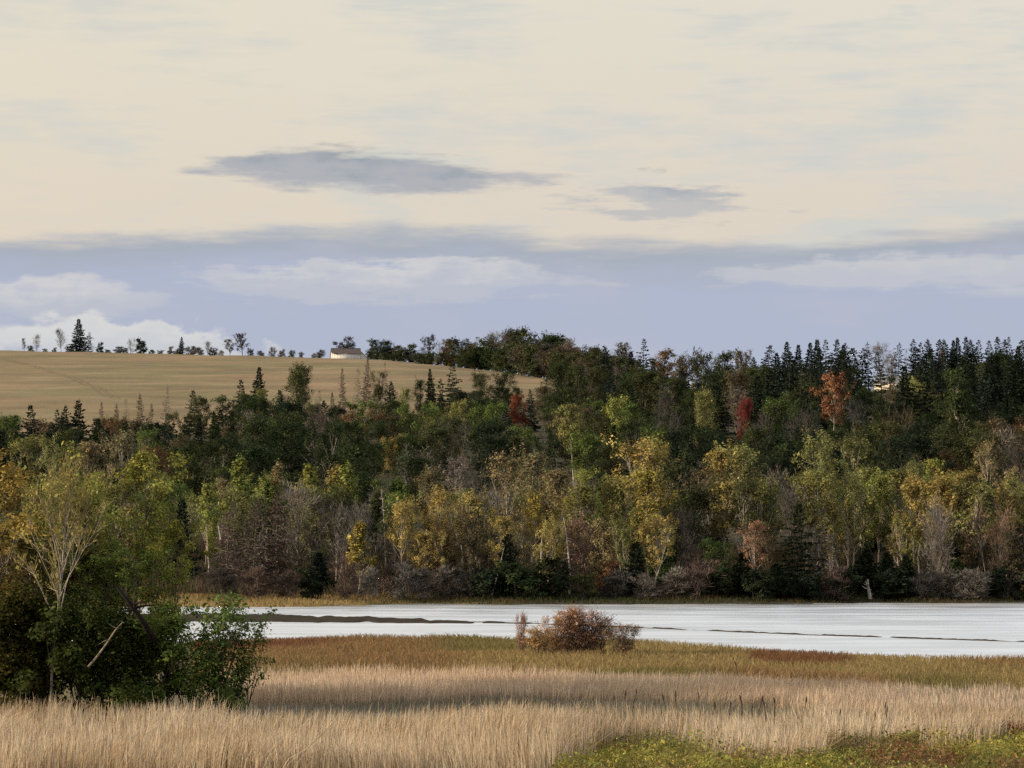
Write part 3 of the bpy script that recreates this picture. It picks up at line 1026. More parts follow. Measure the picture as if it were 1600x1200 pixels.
# second pale bed
X, Y = scatter(117, 139, 75, 330, 1680)
p = pxof(X, Y)
fr = np.interp(p, [300, 700, 1000, 1250, 1400, 1700], [120.5, 121.5, 121, 114, 108, 106]) + 3 * (vnoise(X, Y, 6, 51) - 0.5)
bk = np.interp(p, [300, 600, 800, 1050, 1200, 1350, 1500, 1700], [137, 136, 133, 131, 133, 127, 119, 117]) + 3 * (vnoise(X, Y, 5, 52) - 0.5)
k_ = (Y > fr) & (Y < bk)
X, Y, p = X[k_], Y[k_], p[k_]
Xb, Yb = scatter(106, 119, 70, 1150, 1680)
pb = pxof(Xb, Yb)
fr = np.interp(pb, [1150, 1250, 1400, 1700], [119, 114, 108, 106])
k_ = (Yb > fr) & (Yb < 118)
X, Y = np.concatenate([X, Xb[k_]]), np.concatenate([Y, Yb[k_]])
p = pxof(X, Y)
t = np.clip(vnoise(X, Y, 6, 53) * 0.9 + 0.22 * GR.normal(size=len(X)), 0, 1)
c = lerp((0.70, 0.56, 0.43), (0.54, 0.405, 0.28), t)
g = GR.uniform(size=len(X)) < 0.3 * sstep(1150, 1500, p)
c[g] = np.array([0.30, 0.27, 0.22])
h = (0.45 + 0.4 * vnoise(X, Y, 6, 54) + 0.25 * vnoise(X, Y, 1.8, 55) + 0.13 * GR.normal(size=len(X))).clip(0.2, 1.5)
blades('reed_bed', X, Y, h, 0.028, jitter(c), 'band of pinkish straw reeds behind the shadow-grey sedge', bend=0.1, head=0.3)

# short salt meadow up to the river
X, Y = scatter(112, 214, 34, 300, 1690)
p = pxof(X, Y)
bk = np.interp(p, [300, 600, 800, 1050, 1200, 1350, 1500, 1700], [137, 136, 133, 131, 133, 127, 119, 117]) - 2
k_ = (Y > bk) & (Y < near_shore(X) - 0.4)
X, Y, p = X[k_], Y[k_], p[k_]
a = vnoise(X, Y * 0.35, 7, 61)
b = vnoise(X, Y * 0.3, 14, 62)
t1 = sstep(0.42, 0.62, a * 0.6 + b * 0.4 + 0.06 * GR.normal(size=len(X)))
c = lerp((0.270, 0.175, 0.088), (0.200, 0.170, 0.070), t1)
t2 = sstep(0.50, 0.72, vnoise(X, Y * 0.4, 9, 63) + 0.06 * GR.normal(size=len(X)))
c = c * (1 - t2[:, None]) + np.array([0.33, 0.25, 0.115])[None] * t2[:, None]
t3 = sstep(0.66, 0.8, vnoise(X, Y * 0.4, 8, 64)) * 0.9
c = c * (1 - t3[:, None]) + np.array([0.19, 0.095, 0.055])[None] * t3[:, None]
t4 = sstep(6, 0, near_shore(X) - Y) * (vnoise(X, Y, 10, 66) > 0.4) * 0.6
c = c * (1 - t4[:, None]) + np.array([0.34, 0.24, 0.10])[None] * t4[:, None]
h = (0.22 + 0.25 * vnoise(X, Y, 5, 65) + 0.05 * GR.normal(size=len(X))).clip(0.1, 0.8)
blades('salt_meadow', X, Y, h, 0.05, jitter(c, 0.22), 'short brown and olive meadow grass along the river edge', bend=0.35)

# turf of the far bank
X, Y = scatter(276, 318, 7.0, -60, 1660)
p = pxof(X, Y)
d_ = Y - far_shore(X)
k_ = (d_ > 0.5) & (d_ < 15)
X, Y, p, d_ = X[k_], Y[k_], p[k_], d_[k_]
t = sstep(560, 720, p + 90 * (vnoise(X, Y, 8, 71) - 0.5))
c = lerp((0.35, 0.255, 0.125), (0.060, 0.066, 0.030), t)
g = vnoise(X, Y, 5, 72) > 0.62
c[g] = c[g] * 0.5 + np.array([0.16, 0.11, 0.05]) * 0.5
h = (0.25 + 0.35 * vnoise(X, Y, 6, 73)).clip(0.1, 1)
blades('bank_grass', X, Y, h, 0.10, jitter(c, 0.2), 'golden and green grass on the far river bank', bend=0.35)


# brush under the trees
X, Y = scatter(296, 360, 3.2, -80, 1680)
d_ = Y - far_shore(X)
k_ = d_ > 10 + 4 * vnoise(X, Y, 6, 75)
X, Y = X[k_], Y[k_]
t = np.clip(vnoise(X, Y, 7, 76) + 0.25 * GR.normal(size=len(X)), 0, 1)
c = lerp((0.062, 0.058, 0.030), (0.115, 0.088, 0.062), t)
h = (0.6 + 1.7 * vnoise(X, Y, 5, 77) + 0.25 * GR.normal(size=len(X))).clip(0.3, 3)
blades('underbrush', X, Y, h, 0.13, jitter(c, 0.25), 'dense dark brush under the trees behind the far bank', bend=0.4)


# low leafy plants in the front right corner
def low_plants():
    V, Q, T, n0 = [], [], [], 0
    X, Y = scatter(83, 102, 5.0, 700, 1680)
    p = pxof(X, Y)
    edge = green_edge(X, Y, p) + 1.0
    k_ = Y < edge
    X, Y, p = X[k_], Y[k_], p[k_]
    Z = terrain(X, Y)
    kind = vnoise(X, Y, 4.0, 81)
    red = vnoise(X, Y, 3.2, 82)
    rng = GR
    for i in range(len(X)):
        m = 44
        r = rng.uniform(0.2, 0.42)
        hh = 0.22 + 0.62 * float(vnoise(X[i], Y[i], 2.0, 83)) ** 1.5
        u = rng.normal(size=(m, 3)) * [0.5, 0.5, 0.36]
        P = np.array([X[i], Y[i], Z[i] + hh * 0.62]) + u * [r, r, hh]
        P[:, 2] = np.maximum(P[:, 2], Z[i] + 0.02)
        v, q = leaf_quads(rng, P, 0.085, np.tile([0, -0.2, 1.0], (m, 1)), 0.7)
        if red[i] > 0.78:
            c = np.array([0.19, 0.095, 0.05])
        elif kind[i] > 0.45:
            c = np.array([0.27, 0.255, 0.066])
        elif kind[i] > 0.28:
            c = np.array([0.20, 0.20, 0.06])
        else:
            c = np.array([0.21, 0.155, 0.075])
        c = c * math.exp(rng.normal(0, 0.32))
        V.append(v); Q.append(q + n0); T.append(tints(rng, m, 0.22) * c)
        n0 += len(v)
    o = bpy.data.objects.new('low_marsh_plants', quad_mesh('low_marsh_plants', np.concatenate(V), np.concatenate(Q), M_GRASS, np.concatenate(T)))
    C.objects.link(o)
    tag(o, 'knee-high green, yellow and rusty leafy plants in front of the reeds', 'plants', kind='stuff')


low_plants()
X, Y = scatter(83, 100, 16, 850, 1680)
k_ = vnoise(X, Y, 3, 91) > 0.45
X, Y = X[k_], Y[k_]
c = lerp((0.42, 0.32, 0.17), (0.24, 0.19, 0.075), GR.uniform(size=len(X)))
h = GR.uniform(0.35, 0.75, len(X))
blades('loose_grass', X, Y, h, 0.02, jitter(c), 'scattered thin grass stems rising through the low green plants', bend=0.18)


# ------------------------------------------------------------------ hillside trees placed from the photograph
# (kind, photo x, photo y of the tip, height m, colour, label or None, width factor)
UP = 'on the wooded slope'
ROWS_SHORE = [
    ('birch', 40, 690, 11, 'ol', None, 1.1), ('birch', 88, 705, 11, 'ol', None, 1), ('birch', 140, 700, 11, 'tn', None, 1), ('birch', 190, 690, 12, 'tn', None, 1.2),
    ('round', 245, 705, 9, 'ru', None, .8), ('round', 275, 695, 9, 'bw', None, .7), ('birch', 310, 700, 10, 'do', None, 1.2), ('poplar', 365, 710, 12, 'yg', None, 1.3),
    ('poplar', 345, 748, 8, 'gr', None, 1.3), ('poplar', 410, 718, 12, 'tn', None, 1.1), ('poplar', 425, 745, 10, 'yg', None, 1.2),
    ('poplar', 487, 725, 12, 'yg', None, 1.1), ('poplar', 505, 722, 12, 'gd', None, 1.2), ('poplar', 552, 720, 12.5, 'yg', None, 1.2), ('birch', 525, 740, 10, 'do', None, 1.0),
    ('poplar', 585, 765, 9, 'do', None, 1.2), ('poplar', 624, 745, 10, 'gr', None, 1.4), ('birch', 668, 745, 10.5, 'tn', None, .9), ('sparse_birch', 715, 722, 11, 'gy', None, 1),
    ('birch', 692, 776, 9.5, 'gd', None, 1), ('birch', 640, 800, 9.0, 'gd', None, 1.1), ('birch', 735, 788, 9.5, 'tn', None, 1), ('birch', 762, 785, 10, 'gd', None, 1),
    ('sparse_birch', 790, 725, 13, 'tn', None, 1), ('birch', 832, 718, 12.5, 'tn', None, 1.1), ('birch', 866, 747, 11.5, 'tn', None, 1.1), ('birch', 850, 785, 9, 'yl', None, 1.0),
    ('birch', 912, 775, 10.5, 'ol', None, 1.1), ('poplar', 940, 740, 11, 'gr', None, 1.1), ('birch', 960, 760, 10.5, 'ol', None, .9), ('birch', 985, 752, 11, 'gd', None, .8),
    ('birch', 1030, 702, 14, 'gd', 'tall golden birch with a rounded top above the river bank', 1.2), ('birch', 1012, 748, 12, 'yl', 'bright yellow birch with pale forked trunk above the bank', 1.2),
    ('birch', 1062, 735, 12, 'do', None, 1), ('sparse_birch', 1092, 740, 12, 'bw', None, 1), ('birch', 1130, 714, 13.5, 'gd', 'tall golden birch with two white trunks', 1.1),
    ('birch', 1165, 710, 13, 'ol', None, 1.1), ('birch', 1178, 760, 11, 'do', None, 1), ('birch', 1212, 760, 11, 'ol', None, 1), ('birch', 1288, 693, 14, 'ol', 'tall olive birch with knobbly crown, standing above the birch grove', 1.15),
    ('birch', 1262, 745, 12, 'ol', None, 1.1), ('birch', 1320, 748, 11.5, 'ol', None, 1), ('birch', 1348, 742, 11.5, 'ol', None, 1), ('birch', 1372, 752, 11, 'yg', None, 1),
    ('birch', 1398, 745, 11.5, 'ol', None, 1), ('birch', 1438, 758, 11, 'gd', None, 1.1), ('birch', 1468, 757, 11.5, 'gd', None, 1.1), ('birch', 1498, 770, 11, 'ol', None, 1.1),
    ('sparse_birch', 1545, 695, 12, 'tn', None, .8), ('sparse_birch', 1590, 738, 11, 'tn', None, .9), ('birch', 1570, 772, 10, 'gd', None, 1.1), ('birch', 1605, 755, 11, 'ol', None, 1.1),
    ('birch', 1530, 760, 11, 'do', None, 1.1),
]
ROWS_LOW = [
    ('rusty_spruce', 352, 797, 9, 'mr', None, 1.1), ('rusty_spruce', 395, 780, 10, 'mr', None, .9), ('rusty_spruce', 432, 770, 10.5, 'mr', None, .9), ('rusty_spruce', 425, 850, 5.0, 'mr', None, 1.5),
    ('bare_tree', 465, 775, 10, 'gy', None, 1), ('bare_tree', 500, 790, 9, 'dk', None, 1), ('bare_tree', 525, 800, 8.5, 'gy', None, 1), ('wide_spruce', 498, 862, 4.6, 'bg', None, 1.1),
    ('bare_tree', 575, 810, 8.5, 'dk', None, .9), ('poplar', 561, 820, 8, 'yl', 'small bright yellow poplar among grey leafless trees', 1.4), ('bare_tree', 612, 800, 8, 'dk', None, .8),
    ('birch', 660, 840, 6.5, 'gd', None, 1.2), ('birch', 705, 850, 6.5, 'gd', None, 1.1), ('round', 690, 835, 7, 'ru', None, .7), ('round', 740, 845, 6.5, 'bw', None, .9),
    ('wide_spruce', 790, 838, 6.5, 'dg', None, .8), ('bare_tree', 810, 840, 6.5, 'bw', None, .8), ('birch', 860, 820, 7.5, 'gd', None, 1.0), ('round', 903, 818, 7.5, 'pk', None, .6),
    ('round', 855, 862, 4.5, 'gd', None, .8), ('round', 945, 820, 7.0, 'tn', None, .9), ('birch', 980, 815, 7.5, 'ol', None, .8), ('birch', 1015, 815, 8, 'gd', None, 1.0), ('shrub', 945, 888, 3.2, 'or', 'low orange shrub at the foot of the birches', 1.0),
    ('wide_spruce', 995, 848, 5.8, 'dg', None, .7), ('shrub', 1030, 862, 4.2, 'gr', None, .8), ('bare_tree', 1070, 810, 8, 'dk', None, .8), ('bare_tree', 1085, 875, 4.5, 'mr', None, 1.1),
    ('round', 1125, 850, 5.5, 'gr', None, .9), ('wide_spruce', 1160, 870, 4.6, 'dg', None, 1.1), ('sparse_birch', 1178, 820, 7.5, (0.27, 0.15, 0.095), 'salmon-orange tree with bare fan of branches', 1.1),
    ('round', 1205, 832, 6.5, 'bw', None, .7), ('spruce', 1246, 788, 9.6, 'dg', 'tall dark spruce at the water edge beside a grey dead spruce', 1.15), ('dead_spruce', 1280, 795, 9.2, 'gy', None, 1.3), ('dead_spruce', 1298, 840, 6.5, 'gy', None, 1.3),
    ('wide_spruce', 1215, 895, 3.6, 'dg', None, 1.2), ('wide_spruce', 1350, 856, 5.0, 'dg', None, 1.1), ('wide_spruce', 1385, 862, 4.8, 'dg', None, 1.1), ('wide_spruce', 1418, 866, 4.6, 'dg', None, 1.1),
    ('poplar', 1408, 815, 7.5, 'tn', None, 1.5), ('birch', 1430, 812, 8.0, 'ol', None, 1.0), ('bare_tree', 1468, 815, 8.5, 'gy', None, .8), ('bare_tree', 1455, 800, 9, 'gy', None, .6), ('wide_spruce', 1500, 815, 7.4, 'dg', None, .7),
    ('round', 1525, 840, 6.0, 'bw', None, .8), ('round', 1560, 830, 6.5, 'tn', None, .8), ('bare_tree', 1550, 800, 9, 'pk', None, .8), ('round', 1595, 825, 6.5, 'bw', None, 1),
    ('shrub', 1510, 875, 3.6, 'mg', None, 1.1), ('shrub', 1560, 885, 3.4, 'dg', None, 1.1), ('shrub', 1605, 880, 3.8, 'bw', None, 1.1),
]
ROWS_MID = [
    ('round', 610, 688, 8, 'gd', 'golden round tree alone among dark woods mid-slope', .8), ('round', 572, 650, 10, 'ru', None, .9), ('round', 655, 640, 11, 'gr', None, .75), ('round', 676, 642, 10, 'yg', None, .6),
    ('round', 712, 636, 11, 'ol', None, .75), ('round', 745, 640, 10, 'gr', None, .8), ('round', 700, 685, 9, 'tn', None, .6), ('round', 768, 635, 11, 'gr', None, .8),
    ('round', 815, 622, 8.5, 'rr', 'rusty red round tree on the slope below the ridge wood', .85), ('round', 852, 608, 10, 'bw', None, .8), ('maple', 898, 642, 13, 'ol', 'olive flat-topped tree on leaning white trunks', .8),
    ('round', 955, 632, 11, 'yg', None, .85), ('round', 930, 634, 10, 'gr', None, .9), ('round', 992, 638, 11, 'gr', None, .9), ('round', 820, 672, 9, 'gr', None, .9), ('round', 780, 675, 9, 'mg', None, .9),
    ('round', 1098, 620, 12, 'ol', 'olive and gold tree rising among dark spruces', .7), ('round', 1157, 630, 11.5, 'rd', 'bright red narrow maple among dark spruces', .42), ('round', 1204, 664, 5, 'rr', None, .6),
    ('poplar', 1080, 597, 9, 'yl', None, .9), ('poplar', 1057, 605, 9, 'tn', None, 1.0), ('maple', 1298, 597, 15, 'or', 'orange-pink maple on a bare pale trunk below the ridge', .85), ('maple', 1495, 590, 18, 'mg', 'dark green tree with one white trunk below the ridge', .75),
    ('round', 1490, 686, 5, 'or', None, .7), ('round', 1590, 668, 10, 'ru', None, .8), ('birch', 1465, 725, 9, 'yg', None, .9), ('round', 1430, 620, 10, 'do', None, .7), ('round', 1450, 640, 9, 'do', None, .7),
    ('birch', 1420, 728, 9, 'ol', None, .8), ('round', 470, 585, 14, 'do', None, .65), ('birch', 480, 578, 14, 'do', None, .9), ('round', 400, 612, 9, 'ol', None, .7), ('birch', 590, 610, 11, 'do', None, .9),
    ('birch', 632, 612, 11, 'ol', None, .8), ('birch', 655, 598, 11, 'do', None, .8), ('birch', 585, 585, 10, 'bw', None, .7), ('round', 760, 588, 11, 'do', None, .8), ('round', 790, 586, 11, 'mg', None, .8),
    ('round', 315, 628, 9, 'do', None, .8), ('round', 280, 650, 8, 'do', None, .8), ('round', 10, 655, 8, 'gr', None, .9), ('round', 905, 580, 14, 'do', None, .65), ('round', 880, 572, 15, 'mg', None, .65),
    ('hedge_tree', 1040, 552, 13, 'ru', None, .8), ('hedge_tree', 1065, 558, 13, 'bw', None, .7), ('hedge_tree', 1100, 552, 13, 'do', None, .7), ('hedge_tree', 1130, 556, 13, 'do', None, .8), ('hedge_tree', 1165, 548, 13, 'bw', None, .7),
    ('bare_tree', 480, 640, 10, 'mr', None, .8), ('bare_tree', 505, 655, 10, 'mr', None, .7), ('bare_tree', 1190, 650, 12, 'dk', None, .8), ('bare_tree', 1340, 640, 12, 'dk', None, .8), ('bare_tree', 1390, 650, 12, 'bw', None, .8),
    ('bare_tree', 1250, 650, 12, 'dk', None, .9), ('bare_tree', 1005, 690, 9, 'gy', None, .6), ('bare_tree', 720, 725, 8, 'gy', None, .7), ('bare_tree', 760, 742, 8, 'dk', None, .8),
]
ROWS_SPRUCE = [
    ('spruce', 45, 632, 12, .9), ('spruce', 85, 640, 11, .8), ('spruce', 96, 634, 12, .7), ('spruce', 118, 625, 13, .95), ('spruce', 305, 610, 10, .9), ('spruce', 380, 593, 12, .8), ('spruce', 403, 574, 14, .9),
    ('spruce', 345, 640, 10, 1), ('spruce', 150, 655, 10, 1), ('spruce', 20, 650, 10, 1), ('spruce', 438, 610, 11, .9), ('spruce', 673, 576, 11, .8), ('spruce', 705, 563, 14, .9), ('spruce', 612, 596, 10, .9),
    ('spruce', 690, 592, 11, 1), ('spruce', 950, 540, 16, .9), ('spruce', 1003, 530, 18, .95), ('spruce', 985, 548, 16, .8), ('spruce', 1022, 560, 15, .9), ('spruce', 1086, 541, 15, .5), ('spruce', 1070, 575, 14, .9),
    ('spruce', 1198, 537, 16, .9), ('spruce', 1180, 558, 14, .9), ('spruce', 1230, 532, 17, .8), ('spruce', 1246, 545, 16, .8), ('spruce', 1262, 527, 17, .7), ('spruce', 1275, 536, 17, .8), ('spruce', 1289, 522, 18, .75),
    ('spruce', 1306, 522, 18, .7), ('thin_spruce', 1325, 534, 17, 1), ('spruce', 1316, 545, 16, .8), ('thin_spruce', 1357, 532, 17, .8), ('thin_spruce', 1346, 550, 15, 1.1), ('thin_spruce', 1378, 556, 14, 1.1), ('thin_spruce', 1403, 537, 17, .9),
    ('thin_spruce', 1427, 521, 18, .9), ('spruce', 1441, 535, 17, .8), ('spruce', 1453, 516, 18, .75), ('spruce', 1466, 516, 18, .7), ('spruce', 1479, 528, 18, .8), ('spruce', 1490, 517, 18, .6), ('spruce', 1498, 515, 19, .6),
    ('spruce', 1509, 516, 19, .6), ('spruce', 1520, 530, 18, .8), ('spruce', 1531, 526, 18, .8), ('thin_spruce', 1546, 528, 18, .9), ('spruce', 1562, 519, 19, .65), ('spruce', 1571, 524, 18, .6), ('spruce', 1578, 520, 19, .65),
    ('spruce', 1596, 529, 18, .8), ('spruce', 1612, 525, 18, .8), ('spruce', 1640, 522, 18, .8), ('spruce', 1555, 560, 17, 1), ('spruce', 1500, 560, 17, 1), ('spruce', 1460, 570, 16, 1), ('spruce', 1590, 570, 17, 1.1),
    ('spruce', 1210, 580, 15, 1), ('spruce', 1260, 575, 15, 1), ('spruce', 1138, 572, 14, 1), ('spruce', 1120, 590, 14, 1), ('spruce', 1180, 600, 14, 1), ('spruce', 1530, 600, 15, 1.1), ('spruce', 1580, 620, 14, 1.1), ('spruce', 985, 600, 14, 1), ('spruce', 960, 590, 14, 1),
]
ROWS_DEAD = [
    ('rusty_spruce', 157, 627, 10, 'mr', .8), ('rusty_spruce', 183, 630, 9, 'mr', .8), ('dead_spruce', 198, 622, 10, 'gy', .8), ('rusty_spruce', 219, 614, 11, 'mr', .9), ('rusty_spruce', 236, 629, 9, 'mr', .8), ('dead_spruce', 256, 603, 12, 'gy', .7),
    ('rusty_spruce', 535, 574, 12, 'mr', .8), ('dead_spruce', 559, 574, 12, 'gy', .9), ('rusty_spruce', 572, 560, 13, 'mr', .9), ('dead_spruce', 601, 567, 12, 'dk', .8), ('rusty_spruce', 521, 612, 10, 'mr', .9), ('dead_spruce', 500, 610, 10, 'mr', .9),
    ('dead_spruce', 960, 560, 14, 'mr', .9), ('dead_spruce', 1470, 545, 16, 'mr', .9), ('dead_spruce', 1258, 575, 14, 'mr', .8), ('dead_spruce', 1415, 545, 15, 'gy', .8),
]


def slope_label(kind, col, zone):
    noun = INFO[kind][1]
    place = {'shore': 'on the lower slope above the river bank', 'low': 'at the foot of the woods by the river bank', 'mid': 'midway up the wooded slope', 'ridge': 'along the top of the wooded slope'}[zone]
    return f"{WORD[col]} {noun} {place}"


PLACED = []
CLEAR = []


def put(kind, px, py, H, col, label, w, zone, ymin=303.0):
    x, y = seek(px, py, H, ymin)
    if zone is None:
        zone = 'low' if y < 316 else ('shore' if y < 400 else ('mid' if py > 600 else 'ridge'))
    lb = label or slope_label(kind, col, zone)
    PLACED.append((x, y, 3.0))
    if label:
        CLEAR.append((px, py, y, 80 if kind == 'maple' else 45))
    return plant(kind, x, y, H, col, lb, None if label else lb.replace('leafy ', '') + 's', w)


for kd, px, py, H, c_, lb, w_ in ROWS_SHORE:
    put(kd, px, py, H, c_, lb, w_, 'shore', 312)
for kd, px, py, H, c_, lb, w_ in ROWS_LOW:
    put(kd, px, py, H, c_, lb, w_, 'low', 301)
for kd, px, py, H, c_, lb, w_ in ROWS_MID:
    put(kd, px, py, H, c_, lb, w_, None, 380)
MARKED = {403: 'tall broad spruce standing up against the hay field', 118: 'dense dark spruce, tallest of a tight clump below the field', 305: 'single slim spruce tip against the field above dark broadleaf trees',
          705: 'big full spruce standing against the field below the ridge wood', 1003: 'tallest full spruce on the skyline beside the broadleaf wood', 1403: 'lone thin spruce in front of the pale house'}
for kd, px, py, H, w_ in ROWS_SPRUCE:
    put(kd, px, py - (6 if px > 1180 else 0), H, RNG.choice(['dg', 'dg', 'bg']), MARKED.get(px), w_ * (1.4 if px > 1180 else 1.15), None, 380)
for q in range(44):
    px = 1150 + q * 11.3 + RNG.uniform(-4, 4)
    if 1340 < px < 1412 or abs(px - 1157) < 18:
        continue
    py = np.interp(px, [1150, 1200, 1300, 1420, 1500, 1700], [560, 548, 536, 532, 528, 532]) + RNG.uniform(4, 42)
    put(RNG.choice(['spruce', 'spruce', 'thin_spruce']), px, py, RNG.uniform(14, 18), RNG.choice(['dg', 'dg', 'bg']), None, RNG.uniform(.9, 1.4), None, 380)
for q in range(34):
    px = -20 + q * 16.5 + RNG.uniform(-6, 6)
    py = np.interp(px, [0, 150, 260, 340, 400, 470, 560], [657, 655, 650, 632, 612, 622, 632]) + RNG.uniform(0, 26)
    put(RNG.choice(['spruce', 'spruce', 'thin_spruce']), px, py - 4, RNG.uniform(9, 12), RNG.choice(['dg', 'bg', 'mg']), None, RNG.uniform(.75, 1.1), None, 380)
for kd, px, py, H, c_, w_ in ROWS_DEAD:
    put(kd, px, py, H, c_, None, w_ * (0.62 if kd == 'rusty_spruce' else 1.0), None, 380)

# pale dead trunks that stand out
for px, py, H, v, w_, lb in [
    (843, 824, 5.6, 1, 1.2, 'thick white branchless dead trunk in the woods by the river'), (890, 806, 6.6, 0, 1.3, 'white dead spruce with many short bare side branches'), (603, 762, 9.5, 0, 1.0, 'tall pale dead trunk with thin branches among grey trees'),
    (620, 868, 3.6, 1, .8, 'short pale stump pole above the grey shrubs'), (1562, 772, 8.5, 1, .9, 'slender white dead pole in front of the bare birch'), (988, 708, 6, 1, .8, 'short white broken top showing above the golden birch'),
    (1410, 820, 6, 1, .7, 'thin pale pole beside a tan poplar'), (1175, 780, 8, 1, .8, 'thin white pole behind the salmon-orange tree'), (768, 850, 5, 2, .9, 'leaning pale dead trunk at the edge of the dark spruce'),
]:
    x, y = seek(px, py, H, 303)
    if py > 790:
        y = float(far_shore(np.array([x_at(px, 303)]))[0]) + 8.5
        x = x_at(px, y, 5)
        H = 7.8 + (824 - py) / F * y - zt(x, y)
    o = plant('snag', x, y - 1.0, H, 'wh', lb, None, w_ * 0.8, var=v)
    if 'leaning' in lb:
        o.rotation_euler = (0, 0.25, 0)


# ------------------------------------------------------------------ the rest of the woods
LIMX = [-150, 0, 100, 200, 300, 380, 450, 520, 620, 700, 760, 820, 880, 950, 1000, 1040, 1100, 1200, 1300, 1345, 1375, 1410, 1430, 1600, 1800]
LIMY = [670, 668, 664, 664, 645, 618, 612, 632, 620, 610, 600, 606, 578, 575, 572, 582, 580, 570, 560, 580, 615, 612, 560, 548, 545]


def fill_woods():
    n = {}
    y = 312.0
    while y < 985:
        step = 0.0225 * y + 1.2
        half = y * 0.19 + 8
        x = -half + RNG.uniform(0, step)
        while x < half:
            xx, yy = x + RNG.uniform(-0.35, 0.35) * step, y + RNG.uniform(-0.45, 0.45) * step
            x += step
            if yy > np.interp(xx, *FIELD_EDGE) - 6:
                continue
            if any((xx - a) ** 2 + (yy - b) ** 2 < (0.30 * step) ** 2 for a, b, r in PLACED):
                continue
            z = zt(xx, yy)
            px, pb = project(xx, yy, z)
            if 1535 < px < 1640 and 640 < pb < 700:
                continue                        # the small clearing on the right
            u = RNG.random()
            if yy < 395:
                kind, H = RNG.choices(['birch', 'sparse_birch', 'round', 'poplar', 'bare_tree', 'spruce', 'dead_spruce'], [34, 6, 14, 12, 6, 8, 2])[0], RNG.uniform(7.5, 10.5)
                left = px < 560
                col = RNG.choice(['ol', 'ol', 'gd', 'do', 'gr', 'yg', 'tn'] if not left else ['ol', 'gr', 'yg', 'do', 'ol', 'tn'])
                zone = 'shore'
            elif yy < 640:
                kind, H = RNG.choices(['round', 'birch', 'spruce', 'bare_tree'], [56, 2, 38, 5])[0], RNG.uniform(8, 11.5)
                col = RNG.choices(['mg', 'gr', 'do', 'ol', 'dg', 'bw', 'ru'], [38, 9, 22, 4, 24, 3, 1])[0]
                zone = 'mid'
            else:
                kind, H = RNG.choices(['round', 'spruce', 'bare_tree', 'thin_spruce'], [32, 52, 12, 4] if px < 1180 else [10, 80, 8, 2])[0], RNG.uniform(10, 15)
                col = RNG.choices(['mg', 'do', 'bw', 'ru', 'dg'], [30, 34, 14, 5, 17])[0]
                zone = 'ridge'
            if 'spruce' in kind:
                col = 'gy' if kind == 'dead_spruce' else RNG.choice(['dg', 'dg', 'bg'])
            if kind == 'bare_tree':
                col = RNG.choice(['gy', 'dk', 'dk', 'gy', 'bw'])
            lim = np.interp(px, LIMX, LIMY) - 14 * sstep_(420, 200, px) + RNG.uniform(0, 16)
            if yy < 395:
                lim = max(lim, 735 + RNG.uniform(0, 40))
            elif yy < 520:
                lim = max(lim, 640 + RNG.uniform(0, 30))
            while H > 4 and project(xx, yy, z + H)[1] < lim:
                H -= 0.5
            if H <= 4.2:
                continue
            if any(abs(px - a) < 30 and yy < c_ - 4 and project(xx, yy, z + H)[1] < b + d_ for a, b, c_, d_ in CLEAR):
                continue
            lb = slope_label(kind, col, zone)
            plant(kind, xx, yy, H, col, lb, lb.replace('leafy ', '') + 's', RNG.uniform(0.85, 1.15))
            n[kind] = n.get(kind, 0) + 1
        y += step * 0.92
    print('FILL', n, sum(n.values()))


fill_woods()

# shrubs and driftwood along the far water's edge
for px, py, H, kd, c_, w_ in [
    (545, 888, 2.6, 'twig_shrub', 'mr', .8), (572, 905, 1.9, 'twig_shrub', 'gy', .9), (612, 892, 2.6, 'twig_shrub', 'mr', 1.1), (645, 898, 2.4, 'twig_shrub', 'gy', 1.2), (680, 900, 2.2, 'twig_shrub', 'gy', 1.2), (400, 905, 2.0, 'twig_shrub', 'mr', 1.2),
    (450, 910, 1.8, 'twig_shrub', 'mr', 1.2), (720, 905, 2.0, 'twig_shrub', 'dk', 1.2), (760, 900, 2.4, 'shrub', 'dg', 1.2), (815, 895, 2.6, 'shrub', 'mg', 1.3), (870, 890, 2.8, 'shrub', 'dg', 1.2), (910, 915, 1.6, 'twig_shrub', 'do', 1.4),
    (960, 912, 1.8, 'twig_shrub', 'dk', 1.4), (1010, 915, 1.6, 'twig_shrub', 'gy', 1.4), (1055, 905, 2.0, 'twig_shrub', 'gy', 1.4), (1090, 890, 2.6, 'twig_shrub', 'mr', 1.2), (1120, 905, 2.2, 'shrub', 'mg', 1.2), (1300, 905, 2.2, 'twig_shrub', 'mr', 1.2),
    (1320, 900, 2.2, 'shrub', 'dg', 1.1), (1440, 908, 2.0, 'twig_shrub', 'dk', 1.3), (1480, 905, 2.0, 'twig_shrub', 'gy', 1.3), (1520, 905, 2.0, 'twig_shrub', 'gy', 1.4), (1570, 912, 1.8, 'twig_shrub', 'dk', 1.4), (1600, 905, 2.0, 'shrub', 'mg', 1.3),
    (1270, 912, 1.8, 'shrub', 'dg', 1.2), (1180, 908, 2.0, 'shrub', 'dg', 1.3), (1230, 915, 1.6, 'shrub', 'dg', 1.3), (350, 905, 2.0, 'twig_shrub', 'dk', 1.2), (490, 905, 2.0, 'shrub', 'dg', 1.2), (1400, 905, 2.2, 'shrub', 'dg', 1.3),
]:
    y = float(far_shore(np.array([x_at(px, 300)]))[0]) + ((3.4 if px > 1130 else 5.2) if px > 620 else 9.0)
    lb = f"{WORD[c_]} {INFO[kd][1]} low on the far bank at the water edge"
    plant(kd, x_at(px, y, 2), y, H * 1.35, c_, lb, lb + 's', w_ * 1.1)


# ------------------------------------------------------------------ along the ridge
def crest_y(X):
    return float(np.interp(X, CX, CY))


